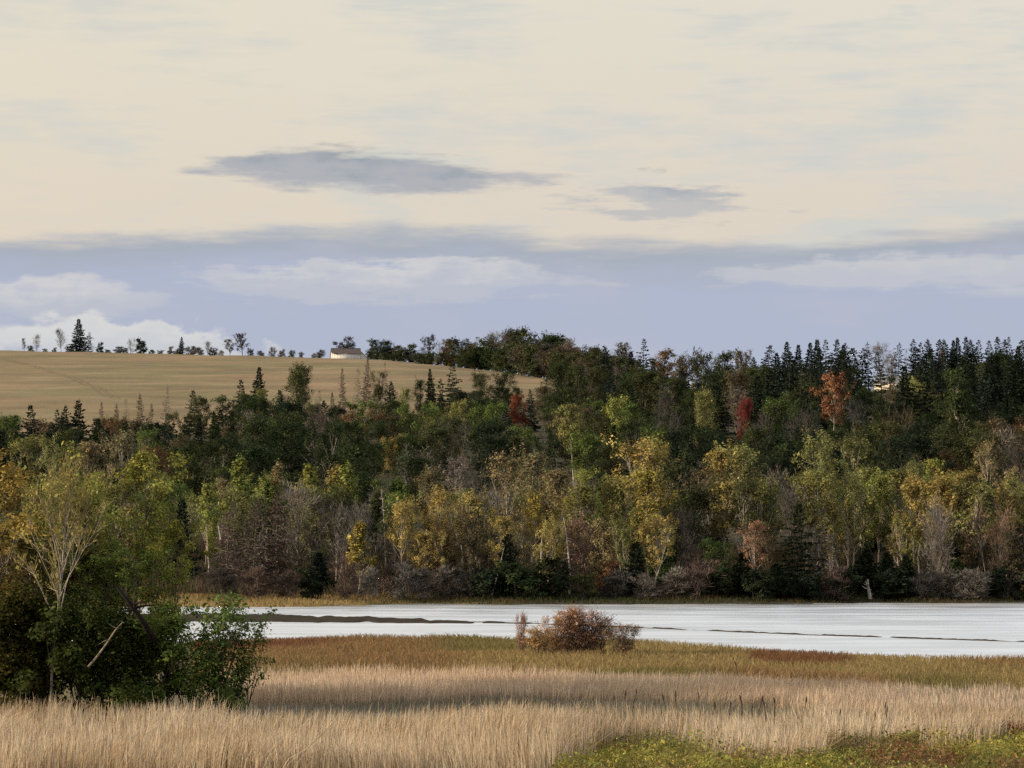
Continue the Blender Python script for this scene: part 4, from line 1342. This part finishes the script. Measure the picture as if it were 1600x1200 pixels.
def on_ridge(kind, px, py, w, col, label, back=30.0, group=None, **kw):
    y = 1450.0
    for _ in range(8):
        X = x_at(px, y, 90)
        y = crest_y(X) + back
    X = x_at(px, y, 90)
    z = zt(X, y)
    dep = y * CT
    H = (600 - py) / F * dep / CT
    # height that puts the tip on row py
    lo, hi = 0.5, 60.0
    for _ in range(40):
        m_ = 0.5 * (lo + hi)
        if project(X, y, z + m_)[1] > py:
            lo = m_
        else:
            hi = m_
    return plant(kind, X, y, lo + (0.9 if kind == 'hedge_tree' else 0), col, label, group, w, z=z - (0.9 if kind == 'hedge_tree' else 0), **kw)


on_ridge('windblown_tree', 38, 530, .5, 'dk', 'small crooked tree alone at the end of the ridge row')
on_ridge('bare_tree', 57, 525, .9, 'gy', 'thin pale leafless tree beside the small crooked tree')
on_ridge('bare_tree', 95, 518, 1.0, 'dk', 'leafless dark tree left of the tall ridge spruce')
on_ridge('spruce', 123, 498, 1.35, 'bg', 'tall dark spruce standing alone on the hay field ridge', var=0)
on_ridge('thin_spruce', 138, 519, 1.9, 'bg', 'layered flat-branched conifer touching the tall ridge spruce')
on_ridge('shrub', 155, 537, .8, 'dg', 'dark round bush at the foot of the flat-branched conifer')
on_ridge('bare_tree', 205, 530, .9, 'dk', 'leaning leafless tree beside a dark round ridge bush')
on_ridge('shrub', 220, 531, .95, 'dg', 'large dark round bush beside a leafless ridge tree')
on_ridge('spruce', 283, 526, 1.1, 'bg', 'small pointed spruce in a low hedge on the ridge', var=2)
on_ridge('shrub', 300, 543, 1.6, 'dk', 'low dark hedge bush right of the small pointed spruce')
on_ridge('shrub', 265, 543, .9, 'gy', 'low grey hedge bush left of the small pointed spruce')
on_ridge('bare_tree', 324, 536, 1.2, 'gy', 'pale leafless tree between the hedge and the wind-bent trees')
on_ridge('shrub', 333, 545, 1.3, 'dk', 'small dark bush under a pale leafless ridge tree')
on_ridge('windblown_tree', 360, 532, 1, 'dk', 'smaller of two wind-bent trees standing together on the ridge')
on_ridge('windblown_tree', 379, 523, 1, 'dk', 'larger of two wind-bent trees standing together on the ridge')
on_ridge('twig_shrub', 425, 545, .9, 'gy', 'pale domed bush on the bare stretch of ridge')
on_ridge('shrub', 470, 551, .7, 'dk', 'tiny dark bush on the ridge left of the barn')
on_ridge('twig_shrub', 490, 553, 1.3, 'gy', 'faint low scrub on the ridge beside the barn')
on_ridge('shrub', 541, 537, 1.0, 'dk', 'dark bush showing above the barn roof', 60)
on_ridge('windblown_tree', 549, 529, .8, 'dk', 'bare leaning tree rising behind the barn roof', 62)
for q, px in enumerate([48, 70, 84, 106, 112, 168, 186, 196, 236, 250, 276, 312, 345, 392, 408, 440, 455, 500]):
    lb = 'low scrub along the field ridge'
    on_ridge(RNG.choice(['shrub', 'twig_shrub']), px, 547.5 + px * 0.012 - RNG.uniform(2.5, 7.0), RNG.uniform(1.0, 1.9), RNG.choice(['dk', 'gy', 'do']), lb, 25, 'scrub along the field ridge')
for px, py, kd, c_, w_ in [
    (580, 545, 'hedge_tree', 'mg', .9), (593, 533, 'hedge_tree', 'mg', .9), (608, 535, 'hedge_tree', 'dg', .9), (625, 542, 'hedge_tree', 'bw', 1.0), (645, 540, 'hedge_tree', 'do', 1.0), (660, 545, 'bare_tree', 'dk', 1), (675, 529, 'windblown_tree', 'dk', .9), (690, 536, 'bare_tree', 'gy', 1),
    (705, 534, 'hedge_tree', 'ru', .8), (722, 533, 'hedge_tree', 'do', .9), (742, 538, 'hedge_tree', 'bw', .9), (760, 529, 'hedge_tree', 'do', .9), (775, 526, 'bare_tree', 'gy', .9), (790, 521, 'bare_tree', 'dk', .9), (806, 524, 'hedge_tree', 'bw', .8), (822, 519, 'hedge_tree', 'do', .9),
    (840, 526, 'hedge_tree', 'do', .9), (858, 532, 'hedge_tree', 'bw', .8), (873, 529, 'hedge_tree', 'mg', 1.0), (890, 538, 'bare_tree', 'gy', .9), (908, 545, 'hedge_tree', 'mr', .8), (925, 547, 'hedge_tree', 'do', .9), (970, 543, 'windblown_tree', 'bw', .8), (937, 552, 'bare_tree', 'bw', .9),
    (600, 550, 'hedge_tree', 'do', 1.2), (665, 556, 'hedge_tree', 'bw', 1.2), (700, 558, 'hedge_tree', 'ru', 1.2), (745, 558, 'hedge_tree', 'do', 1.2), (785, 555, 'hedge_tree', 'do', 1.1), (815, 558, 'hedge_tree', 'bw', 1.1), (845, 560, 'hedge_tree', 'do', 1.1), (640, 553, 'hedge_tree', 'dk', 1.2),
]:
    lb = f"{WORD[c_]} {INFO[kd][1]} in the broadleaf wood on the ridge"
    on_ridge(kd, px, py, w_ * 1.15, c_, lb, RNG.uniform(-20, 15), lb + 's')
for q in range(46):
    px = 578 + q * 9.2 + RNG.uniform(-3, 3)
    py = np.interp(px, [570, 600, 650, 700, 760, 820, 880, 940, 1000], [550, 541, 547, 547, 541, 532, 541, 555, 562]) + RNG.uniform(0, 13)
    c_ = RNG.choice(['do', 'mg', 'dk', 'bw', 'do'])
    lb = f"{WORD[c_]} {INFO['hedge_tree'][1]} in the broadleaf wood on the ridge"
    on_ridge('hedge_tree', px, py, RNG.uniform(1.2, 1.6), c_, lb, RNG.uniform(-45, 8), lb + 's')
on_ridge('bare_tree', 1378, 546, 1.2, 'gy', 'grey leafless tree in the gap between the ridge spruces', 25)
on_ridge('windblown_tree', 1390, 560, .6, 'gy', 'thin bent tree beside the pale house in the spruce gap', 5)


# ------------------------------------------------------------------ buildings on the ridge
def box_mesh(name, pieces, mat):
    """pieces: list of (x0,x1,y0,y1,z0,z1) boxes"""
    V, Q = [], []
    for x0, x1, y0, y1, z0, z1 in pieces:
        b = len(V)
        V += [(x0, y0, z0), (x1, y0, z0), (x1, y1, z0), (x0, y1, z0), (x0, y0, z1), (x1, y0, z1), (x1, y1, z1), (x0, y1, z1)]
        Q += [[b + i for i in f] for f in ((0, 3, 2, 1), (4, 5, 6, 7), (0, 1, 5, 4), (1, 2, 6, 5), (2, 3, 7, 6), (3, 0, 4, 7))]
    return quad_mesh(name, np.array(V), np.array(Q), mat)


def poly_mesh(name, V, faces, mat):
    me = bpy.data.meshes.new(name)
    me.from_pydata(V, [], faces)
    me.materials.append(mat)
    return me


def part(name, me, parent):
    o = bpy.data.objects.new(name, me)
    o.parent = parent
    C.objects.link(o)
    return o


M_WALL = mat_paint('pale_boards', (0.62, 0.62, 0.62), (0.50, 0.49, 0.47), 0.8)
M_SUNLIT = mat_paint('sunlit_boards', (0.62, 0.55, 0.43), (0.52, 0.45, 0.35), 0.8)  # pale boards with warm sunlight mixed into their colour
M_ROOF = mat_paint('maroon_roof', (0.085, 0.066, 0.068), (0.125, 0.10, 0.10), 0.6, 0.6, (1, 6, 1))
M_GREYROOF = mat_paint('grey_roof', (0.17, 0.18, 0.20), (0.13, 0.135, 0.15), 0.6, 0.6)
M_DARK = mat_paint('dark_pane', (0.03, 0.035, 0.04), (0.05, 0.055, 0.06), 1.0, 0.2)


def slab(a, b, c, d, t):
    """roof slab from a quad (top side), thickness t downwards"""
    top = [a, b, c, d]
    bot = [(p[0], p[1], p[2] - t) for p in top]
    return top + bot, [(0, 1, 2, 3), (7, 6, 5, 4), (0, 4, 5, 1), (1, 5, 6, 2), (2, 6, 7, 3), (3, 7, 4, 0)]


def barn():
    y = 1450.0
    for _ in range(8):
        y = crest_y(x_at(540, y, 90)) - 45
    x = x_at(540, y, 90)
    e = bpy.data.objects.new('barn', None)
    e.location = (x, y, zt(x, y) - 0.2)
    e.rotation_euler = (0, 0, math.radians(9))
    C.objects.link(e)
    L, We, hw, hr, x0 = 6.8, 4.0, 2.6, 5.0, -6.6         # half length, half width, wall and ridge heights
    wl = part('wall', box_mesh('wall', [(x0, L, -We, -We + 0.2, -1.5, hw), (x0, L, We - 0.2, We, -1.5, hw - 1.2), (L - 0.2, L, -We + 0.2, We - 0.2, -1.5, hw - 1.2)], M_WALL), e)
    for i in range(9):
        xx = x0 + 0.7 + i * 1.5
        part('batten', box_mesh('batten', [(xx, xx + 0.08, -We - 0.04, -We - 0.003, -1.2, hw - 0.25)], M_WALL), wl)
    g = part('gable_wall', poly_mesh('gable_wall', [(x0 - 0.15, -We, -1.5), (x0 - 0.15, We, -1.5), (x0 - 0.15, We, hw - 1.2), (x0 - 0.15, -0.6, hr - 0.08), (x0 - 0.15, -We, hw), (x0 - 0.003, -We, -1.5), (x0 - 0.003, We, -1.5), (x0 - 0.003, We, hw - 1.2), (x0 - 0.003, -0.6, hr - 0.08), (x0 - 0.003, -We, hw)],
             [(0, 4, 3, 2, 1), (5, 6, 7, 8, 9), (0, 5, 9, 4), (4, 9, 8, 3), (3, 8, 7, 2), (2, 7, 6, 1), (1, 6, 5, 0)], M_SUNLIT), e)  # gable coloured warmer than the long wall to stand for low sun
    part('door', box_mesh('door', [(x0 - 0.25, x0 - 0.16, -1.4, 1.2, -0.4, 2.2)], M_WALL), g)
    v, f = slab((x0 - 0.5, -We - 0.45, hw - 0.12), (L + 0.3, -We - 0.45, hw - 0.12), (L + 0.3, -0.6, hr + 0.1), (x0 - 0.5, -0.6, hr + 0.1), 0.14)
    r = part('roof', poly_mesh('roof', v, f, M_ROOF), e)
    v, f = slab((x0 - 0.5, -0.6, hr + 0.1), (L + 0.3, -0.6, hr + 0.1), (L + 0.3, We + 1.2, 0.6), (x0 - 0.5, We + 1.2, 0.6), 0.14)
    part('roof', poly_mesh('roof', v, f, M_ROOF), e)
    part('ridge_cap', box_mesh('ridge_cap', [(x0 - 0.5, L + 0.3, -0.85, -0.35, hr + 0.08, hr + 0.22)], M_GREYROOF), r)
    # lean-to on the far end, its roof falling away to the right
    v, f = slab((L + 0.32, -We + 0.2, hw + 0.9), (L + 3.6, -We + 0.2, 0.2), (L + 3.6, We - 0.3, 0.2), (L + 0.32, We - 0.3, hw + 1.6), 0.14)
    part('lean_to_roof', poly_mesh('lean_to_roof', v, f, M_GREYROOF), e)
    part('lean_to_wall', poly_mesh('lean_to_wall', [(L + 0.01, -We + 0.5, -1.5), (L + 3.2, -We + 0.5, -1.5), (L + 3.2, -We + 0.5, 0.3), (L + 0.01, -We + 0.5, hw + 0.7), (L + 0.01, -We + 0.7, -1.5), (L + 3.2, -We + 0.7, -1.5), (L + 3.2, -We + 0.7, 0.3), (L + 0.01, -We + 0.7, hw + 0.7)],
         [(0, 1, 2, 3), (7, 6, 5, 4), (0, 4, 5, 1), (1, 5, 6, 2), (2, 6, 7, 3), (3, 7, 4, 0)], M_WALL), e)
    tag(e, 'low white barn with maroon roof on the hay field ridge', 'barn')


def house():
    y = 990.0
    for _ in range(8):
        y = crest_y(x_at(1393, y, 50)) + 12
    x = x_at(1393, y, 50)
    e = bpy.data.objects.new('house', None)
    e.location = (x, y, zt(x, y) - 0.1)
    e.rotation_euler = (0, 0, math.radians(-28))
    C.objects.link(e)
    L, We, hw, hr = 5.0, 3.5, 2.9, 4.9
    part('wall', box_mesh('wall', [(-L, L, -We, -We + 0.2, -1.2, hw), (-L, L, We - 0.2, We, -1.2, hw)], M_SUNLIT), e)  # warm light on the house is put into its wall colour
    for s in (-1, 1):
        xa, xb = s * L, s * (L - 0.18)
        part('gable_wall', poly_mesh('gable_wall', [(xa, -We + .2, -1.2), (xa, We - .2, -1.2), (xa, We - .2, hw), (xa, 0, hr - .1), (xa, -We + .2, hw), (xb, -We + .2, -1.2), (xb, We - .2, -1.2), (xb, We - .2, hw), (xb, 0, hr - .1), (xb, -We + .2, hw)],
             [(0, 1, 2, 3, 4), (9, 8, 7, 6, 5), (0, 5, 6, 1), (1, 6, 7, 2), (2, 7, 8, 3), (3, 8, 9, 4), (4, 9, 5, 0)], M_SUNLIT), e)
        v, f = slab((-L - .4, s * (We + .4), hw - .2), (L + .4, s * (We + .4), hw - .2), (L + .4, 0.0, hr + .1), (-L - .4, 0.0, hr + .1), .14)
        part('roof', poly_mesh('roof', v, f if s < 0 else [tuple(reversed(q)) for q in f], M_GREYROOF), e)
    for xx in (-3.2, 0.4, 2.8):
        w = part('window', box_mesh('window', [(xx, xx + 1.0, -We - .05, -We - .003, 1.0, 2.2)], M_WALL), e)
        part('pane', box_mesh('pane', [(xx + .1, xx + .9, -We - .062, -We - .052, 1.1, 2.1)], M_DARK), w)
    tag(e, 'pale cream house tinted for warm light, glimpsed through the gap between ridge spruces', 'house')


barn()
house()

# ------------------------------------------------------------------ the near thicket on the left
lib('near_birch', lambda i: broadleaf(700, 9.4, base=0.5, spread=0.24, elev=56, limbs=20, nleaf=950, leaf=0.12, clump=0.38, bare=0.4, twigs=14, dense=4, trunk_r=0.0095, profile='cone'), 1)
lib('near_tree', lambda i: broadleaf(710 + i, 9.5, base=(0.18, 0.22, 0.3)[i], spread=(0.25, 0.2, 0.24)[i], elev=46, limbs=36, nleaf=(18000, 16000, 15000)[i], leaf=0.12, clump=0.38, bare=0.22, dense=4, stems=(2, 2, 1)[i], trunk_r=0.011), 3)
lib('near_shrub', lambda i: broadleaf(730 + i, 4.0, base=0.04, spread=(0.34, 0.42, 0.38)[i], elev=50, limbs=30, nleaf=12000, leaf=0.115, clump=0.34, dense=3, stems=5, trunk_r=0.008, profile='round', bare=0.15, tall=1.1), 3)
lib('open_shrub', lambda i: broadleaf(760 + i, 4.0, base=0.04, spread=(0.34, 0.42)[i], elev=54, limbs=26, nleaf=3600, leaf=0.125, clump=0.34, bare=0.15, dense=3, stems=5, trunk_r=0.008), 2)
INFO['open_shrub'] = ('shrub', 'shrub', 'shrub', 'dark')
INFO['near_birch'] = ('birch_tree', 'birch', 'tree', 'white')
INFO['near_tree'] = ('broadleaf_tree', 'tree', 'tree', 'grey')
INFO['near_shrub'] = ('shrub', 'shrub', 'shrub', 'dark')


def near(kind, px, py, Y, col, label, w=1.0, var=None, bark=None, rz=None):
    X = x_at(px, Y, 4)
    z = zt(X, Y)
    lo, hi = 0.5, 30
    for _ in range(40):
        m_ = 0.5 * (lo + hi)
        lo, hi = (m_, hi) if project(X, Y, z + m_)[1] > py else (lo, m_)
    return plant(kind, X, Y, lo, col, label, None, w, var=var, bark=bark, rz=rz)


near('near_birch', 80, 742, 109.9, 'gd', 'half-bare white-barked birch with fanning branches in the near thicket', .78, 0, 'ash', 0.4)
near('near_tree', 5, 748, 116, (0.27, 0.20, 0.06), 'amber and olive tree at the end of the near thicket', 1.1, 0)
near('near_tree', -75, 730, 117, (0.23, 0.20, 0.06), 'olive tree behind the amber one in the near thicket', 1.1, 2)
near('near_tree', 215, 728, 121, (0.235, 0.24, 0.06), 'tall green tree with yellowing top in the near thicket', .95, 1)
near('near_tree', 150, 790, 123, (0.15, 0.17, 0.045), 'dark green tree behind the white-barked birch', .8, 2)
near('near_tree', 268, 828, 119, (0.24, 0.255, 0.06), 'shorter yellow-green tree on the river side of the thicket', .65, 1)
near('near_tree', 40, 850, 115, (0.085, 0.08, 0.024), 'dark bushy tree under the amber tree', 1.35, 0)
near('near_tree', 120, 868, 116, (0.10, 0.125, 0.034), 'low dense dark tree at the foot of the white-barked birch', 1.4, 1)
near('near_tree', 185, 872, 114.5, (0.11, 0.15, 0.038), 'low dense green tree above the fallen black trunk', 1.25, 0)
near('open_shrub', 332, 945, 113, (0.098, 0.14, 0.042), 'green shrub with upright shoots against the river', 1.0, 0)
near('open_shrub', 378, 968, 113.5, (0.098, 0.138, 0.042), 'green shrub leaning out at the open end of the thicket', .85, 1)
near('open_shrub', 300, 985, 112, (0.10, 0.15, 0.036), 'low green shrub between the upright one and the fallen trunk', 1.1, 1)
near('near_shrub', 250, 975, 111.5, (0.08, 0.115, 0.03), 'dark shrub under the fallen black trunk', 1.15, 0)
near('near_shrub', 195, 985, 110.5, (0.042, 0.055, 0.016), 'very dark shrub at the foot of the fallen trunk', 1.25, 2)
near('near_shrub', 130, 960, 110.8, (0.042, 0.055, 0.016), 'very dark shrub right of the white birch trunk', 1.2, 1)
near('near_shrub', 55, 950, 110.5, (0.045, 0.055, 0.016), 'very dark shrub left of the white birch trunk', 1.1, 0)
near('near_shrub', 0, 945, 110.5, (0.050, 0.052, 0.016), 'brownish dark shrub under the amber tree', 1.2, 2)
near('near_shrub', -60, 950, 111, (0.050, 0.052, 0.016), 'dark shrub at the outer end of the thicket', 1.2, 1)


def fallen_trunk(label, pts, r0, col, name='fallen_tree', sides=7, branches=0, seed=1):
    """pts: photo points with their distance"""
    rng = np.random.default_rng(seed)
    P = []
    for px, py, Y in pts:
        z = CH + Y * math.tan(math.atan((600 - py) / F) + TH)
        P.append((x_at(px, Y, z), Y, z))
    P = np.array(P)
    base = P[0].copy()
    P = P - base
    e = bpy.data.objects.new(name, None)
    e.location = base
    C.objects.link(e)
    tb = Tubes(sides)
    tb.add(P, r0 * np.linspace(1, 0.45, len(P)))
    t = part('trunk', tb.mesh('trunk'), e)
    t.color = (*col, 1)
    for b in range(branches):
        f = rng.uniform(0.25, 0.95)
        q = np.array([np.interp(f, np.linspace(0, 1, len(P)), P[:, c]) for c in range(3)])
        tb = Tubes(4)
        tb.add(curve(q, rng.normal(size=3) * [1, 0.6, 0.8] + [0, 0, 0.3], rng.uniform(0.4, 1.0), 4, rng, 0.2), r0 * np.array([0.4, 0.32, 0.25, 0.15, 0.06]))
        bo = part('branch', tb.mesh('branch'), e)
        bo.color = (*col, 1)
    tag(e, label, 'dead tree')


fallen_trunk('black fallen trunk slanting out of the near thicket over the river', [(268, 1075, 113.0), (248, 1012, 111.0), (226, 975, 109.2), (205, 945, 108.9), (182, 916, 108.8)], 0.15, (0.025, 0.02, 0.018), branches=5, seed=3)
fallen_trunk('pale bent branch hanging in the dark shrubs below the black trunk', [(138, 1042, 109.0), (150, 1028, 109.0), (165, 1008, 109.0), (180, 985, 109.0), (192, 972, 109.1)], 0.05, (0.30, 0.25, 0.19), name='fallen_tree', branches=2, seed=5)
fallen_trunk('bleached driftwood stump standing at the far water edge', [(1360, 936, 302.5), (1358, 925, 302.5), (1356, 915, 302.5), (1356, 905, 302.6)], 0.22, (0.45, 0.41, 0.38), name='driftwood', branches=7, seed=8)
fallen_trunk('grey driftwood log with upturned roots on the far bank', [(1030, 926, 306), (1045, 918, 306), (1058, 911, 306), (1064, 902, 306)], 0.20, (0.36, 0.32, 0.30), name='driftwood', branches=8, seed=9)
fallen_trunk('small pale driftwood branch below the dark spruces on the far bank', [(775, 935, 304), (765, 932, 304), (758, 925, 304), (755, 916, 304)], 0.14, (0.33, 0.30, 0.28), name='driftwood', branches=5, seed=10)

# rusty bush on the near shore
lib('marsh_bush', lambda i: broadleaf(800 + i, 2.4, base=0.04, spread=(0.62, 0.5)[i], elev=60, limbs=36, nleaf=700, leaf=0.10, clump=0.26, bare=0.1, twigs=10, dense=4, stems=8, trunk_r=0.009, profile='fan'), 2)
INFO['marsh_bush'] = ('shrub', 'shrub', 'shrub', 'grey')
near('marsh_bush', 888, 956, 166, (0.32, 0.19, 0.135), 'tallest pale russet bush of the mound on the near shore', 1.25, 0)
near('marsh_bush', 912, 960, 166.5, (0.29, 0.17, 0.125), 'russet bush close beside the tallest one of the shore mound', 1.6, 1)
near('marsh_bush', 862, 969, 165.5, (0.31, 0.195, 0.115), 'golden-brown bush leaning against the tallest bush of the shore mound', 1.3, 1)
near('marsh_bush', 934, 970, 165.5, (0.23, 0.14, 0.105), 'darker russet bush sloping down from the shore mound', 1.9, 0)
near('marsh_bush', 838, 984, 164.5, (0.30, 0.20, 0.10), 'low orange-brown clump at the thin end of the shore mound', 1.9, 0)
near('marsh_bush', 968, 981, 165, (0.19, 0.13, 0.085), 'low brown clump trailing from the dark end of the shore mound', 2.0, 1)
near('marsh_bush', 812, 966, 168, (0.30, 0.19, 0.14), 'small rusty twig bush apart from the shore mound', .5, 1)

# dark dead stems standing in the reeds
for i, (px, py, Y, H) in enumerate([(931, 1095, 103, .9), (984, 1092, 104, .75), (992, 1094, 104, .6), (1058, 1094, 104, .7), (1066, 1090, 104, .85), (1072, 1092, 104, .8), (1101, 1096, 104, .7), (1155, 1085, 104, 1.1), (1161, 1108, 103, .6), (1176, 1106, 103, .6),
                                    (1184, 1100, 103.5, .8), (1195, 1098, 104, .9), (1246, 1092, 105, 1.0), (1320, 1112, 102, .8), (1358, 1116, 101, .6), (1387, 1110, 102, .7), (1393, 1108, 102, .8), (1157, 1042, 133, 1.0), (1140, 1098, 104, .6), (1205, 1104, 103, .7)]):
    rng = np.random.default_rng(900 + i)
    X = x_at(px, Y, 1)
    z0 = zt(X, Y)
    ztop = CH + Y * math.tan(math.atan((600 - py) / F) + TH)
    hh = max(1.15, ztop - z0 + 0.3)
    e = bpy.data.objects.new('dry_weed', None)
    e.location = (X, Y, z0)
    C.objects.link(e)
    tb = Tubes(5)
    st = curve((0, 0, -0.1), (rng.uniform(-0.25, 0.25), 0, 1), hh * rng.uniform(0.75, 1.0), 5, rng, 0.08)
    tb.add(st, np.linspace(0.03, 0.016, 6))
    a = part('stem', tb.mesh('stem'), e)
    a.color = (0.07, 0.055, 0.045, 1)
    tb = Tubes(6)
    tb.add(curve(st[-1], (rng.uniform(-.2, .2), 0, 1), 0.24, 3, rng, 0.05), np.array([0.016, 0.03, 0.026, 0.008]) * rng.uniform(0.7, 1.3))
    a = part('seed_head', tb.mesh('seed_head'), e)
    a.color = (0.06, 0.045, 0.038, 1)
    tag(e, 'dark dead stem standing up out of the pale reeds', 'plant', 'dark dead stems in the reeds')

# ------------------------------------------------------------------ tell look-alike trees apart by the landmark they stand next to
LAND = {'bright red narrow': 'the bright red maple', 'orange-pink maple': 'the orange-pink maple', 'rusty red round': 'the rusty red tree', 'golden round tree alone': 'the lone golden round tree',
        'olive flat-topped': 'the leaning white trunks', 'tall golden birch with a': 'the round-topped golden birch', 'tall golden birch with two': 'the two-trunked golden birch', 'bright yellow birch': 'the bright yellow birch',
        'tall olive birch': 'the knobbly olive birch', 'small bright yellow': 'the small yellow poplar', 'salmon-orange': 'the salmon-orange tree', 'tall dark spruce at the water': 'the waterside tall spruce',
        'white dead spruce': 'the white dead spruce', 'thick white': 'the thick white dead trunk', 'tall pale dead': 'the tall pale dead trunk', 'slender white': 'the slender white pole', 'dark green tree with one': 'the single white trunk',
        'low white barn': 'the barn', 'pale cream house': 'the house', 'low orange shrub': 'the low orange shrub', 'bleached driftwood': 'the bleached driftwood', 'grey driftwood log': 'the rooted driftwood log', 'olive and gold': 'the olive and gold tree',
        'short pale stump': 'the short pale stump pole', 'tall broad spruce': 'the tall field-edge spruce', 'dense dark spruce, tallest': 'the spruce clump below the field', 'single slim': 'the single slim spruce', 'big full spruce': 'the big field-side spruce', 'tallest full spruce': 'the tallest skyline spruce', 'lone thin': 'the lone thin spruce', 'tall dark spruce standing alone': 'the lone ridge spruce', 'small pale driftwood': 'the small driftwood branch'}
tops = [o for o in bpy.data.objects if o.parent is None and o.get('category')]
marks = [(nm, o) for key, nm in LAND.items() for o in tops if o['label'].startswith(key)]
same = {}
for o in tops:
    same.setdefault(o['label'], []).append(o)
for lb, os_ in same.items():
    if len(os_) < 2 or os_[0]['category'] not in ('tree', 'shrub'):
        continue
    sub = {}
    for o in os_:
        nm, l = min(marks, key=lambda q: (q[1].location.x - o.location.x) ** 2 + ((q[1].location.y - o.location.y) * 0.5) ** 2)
        dy = o.location.y - l.location.y
        rel = 'uphill of' if dy > 22 else ('downhill of' if dy < -22 else 'near')
        base = lb.replace('on the lower slope above the river bank', 'above the river bank').replace('at the foot of the woods by the river bank', 'by the river bank').replace('midway up the wooded slope', 'on mid-slope') \
                 .replace('along the top of the wooded slope', 'on the upper slope').replace('low on the far bank at the water edge', 'at the far water edge').replace('in the broadleaf wood on the ridge', 'in the ridge wood')
        sub.setdefault(f"{base}, {rel} {nm}", []).append(o)
    for l2, oo in sub.items():
        oo.sort(key=lambda o: o.scale.z)
        for q, o in enumerate(oo):
            o['label'] = l2
            o['group'] = l2.split(',')[0] + ' set'
        if len(oo) == 2 and oo[1].scale.z > 1.12 * oo[0].scale.z:
            oo[0]['label'], oo[1]['label'] = 'shorter ' + l2, 'taller ' + l2
        elif len(oo) > 2 and oo[-1].scale.z > 1.1 * oo[-2].scale.z:
            oo[-1]['label'] = 'tallest ' + l2

print('OBJECTS', len(bpy.data.objects), 'TRIS', sum(len(m.polygons) * 2 for m in bpy.data.meshes))
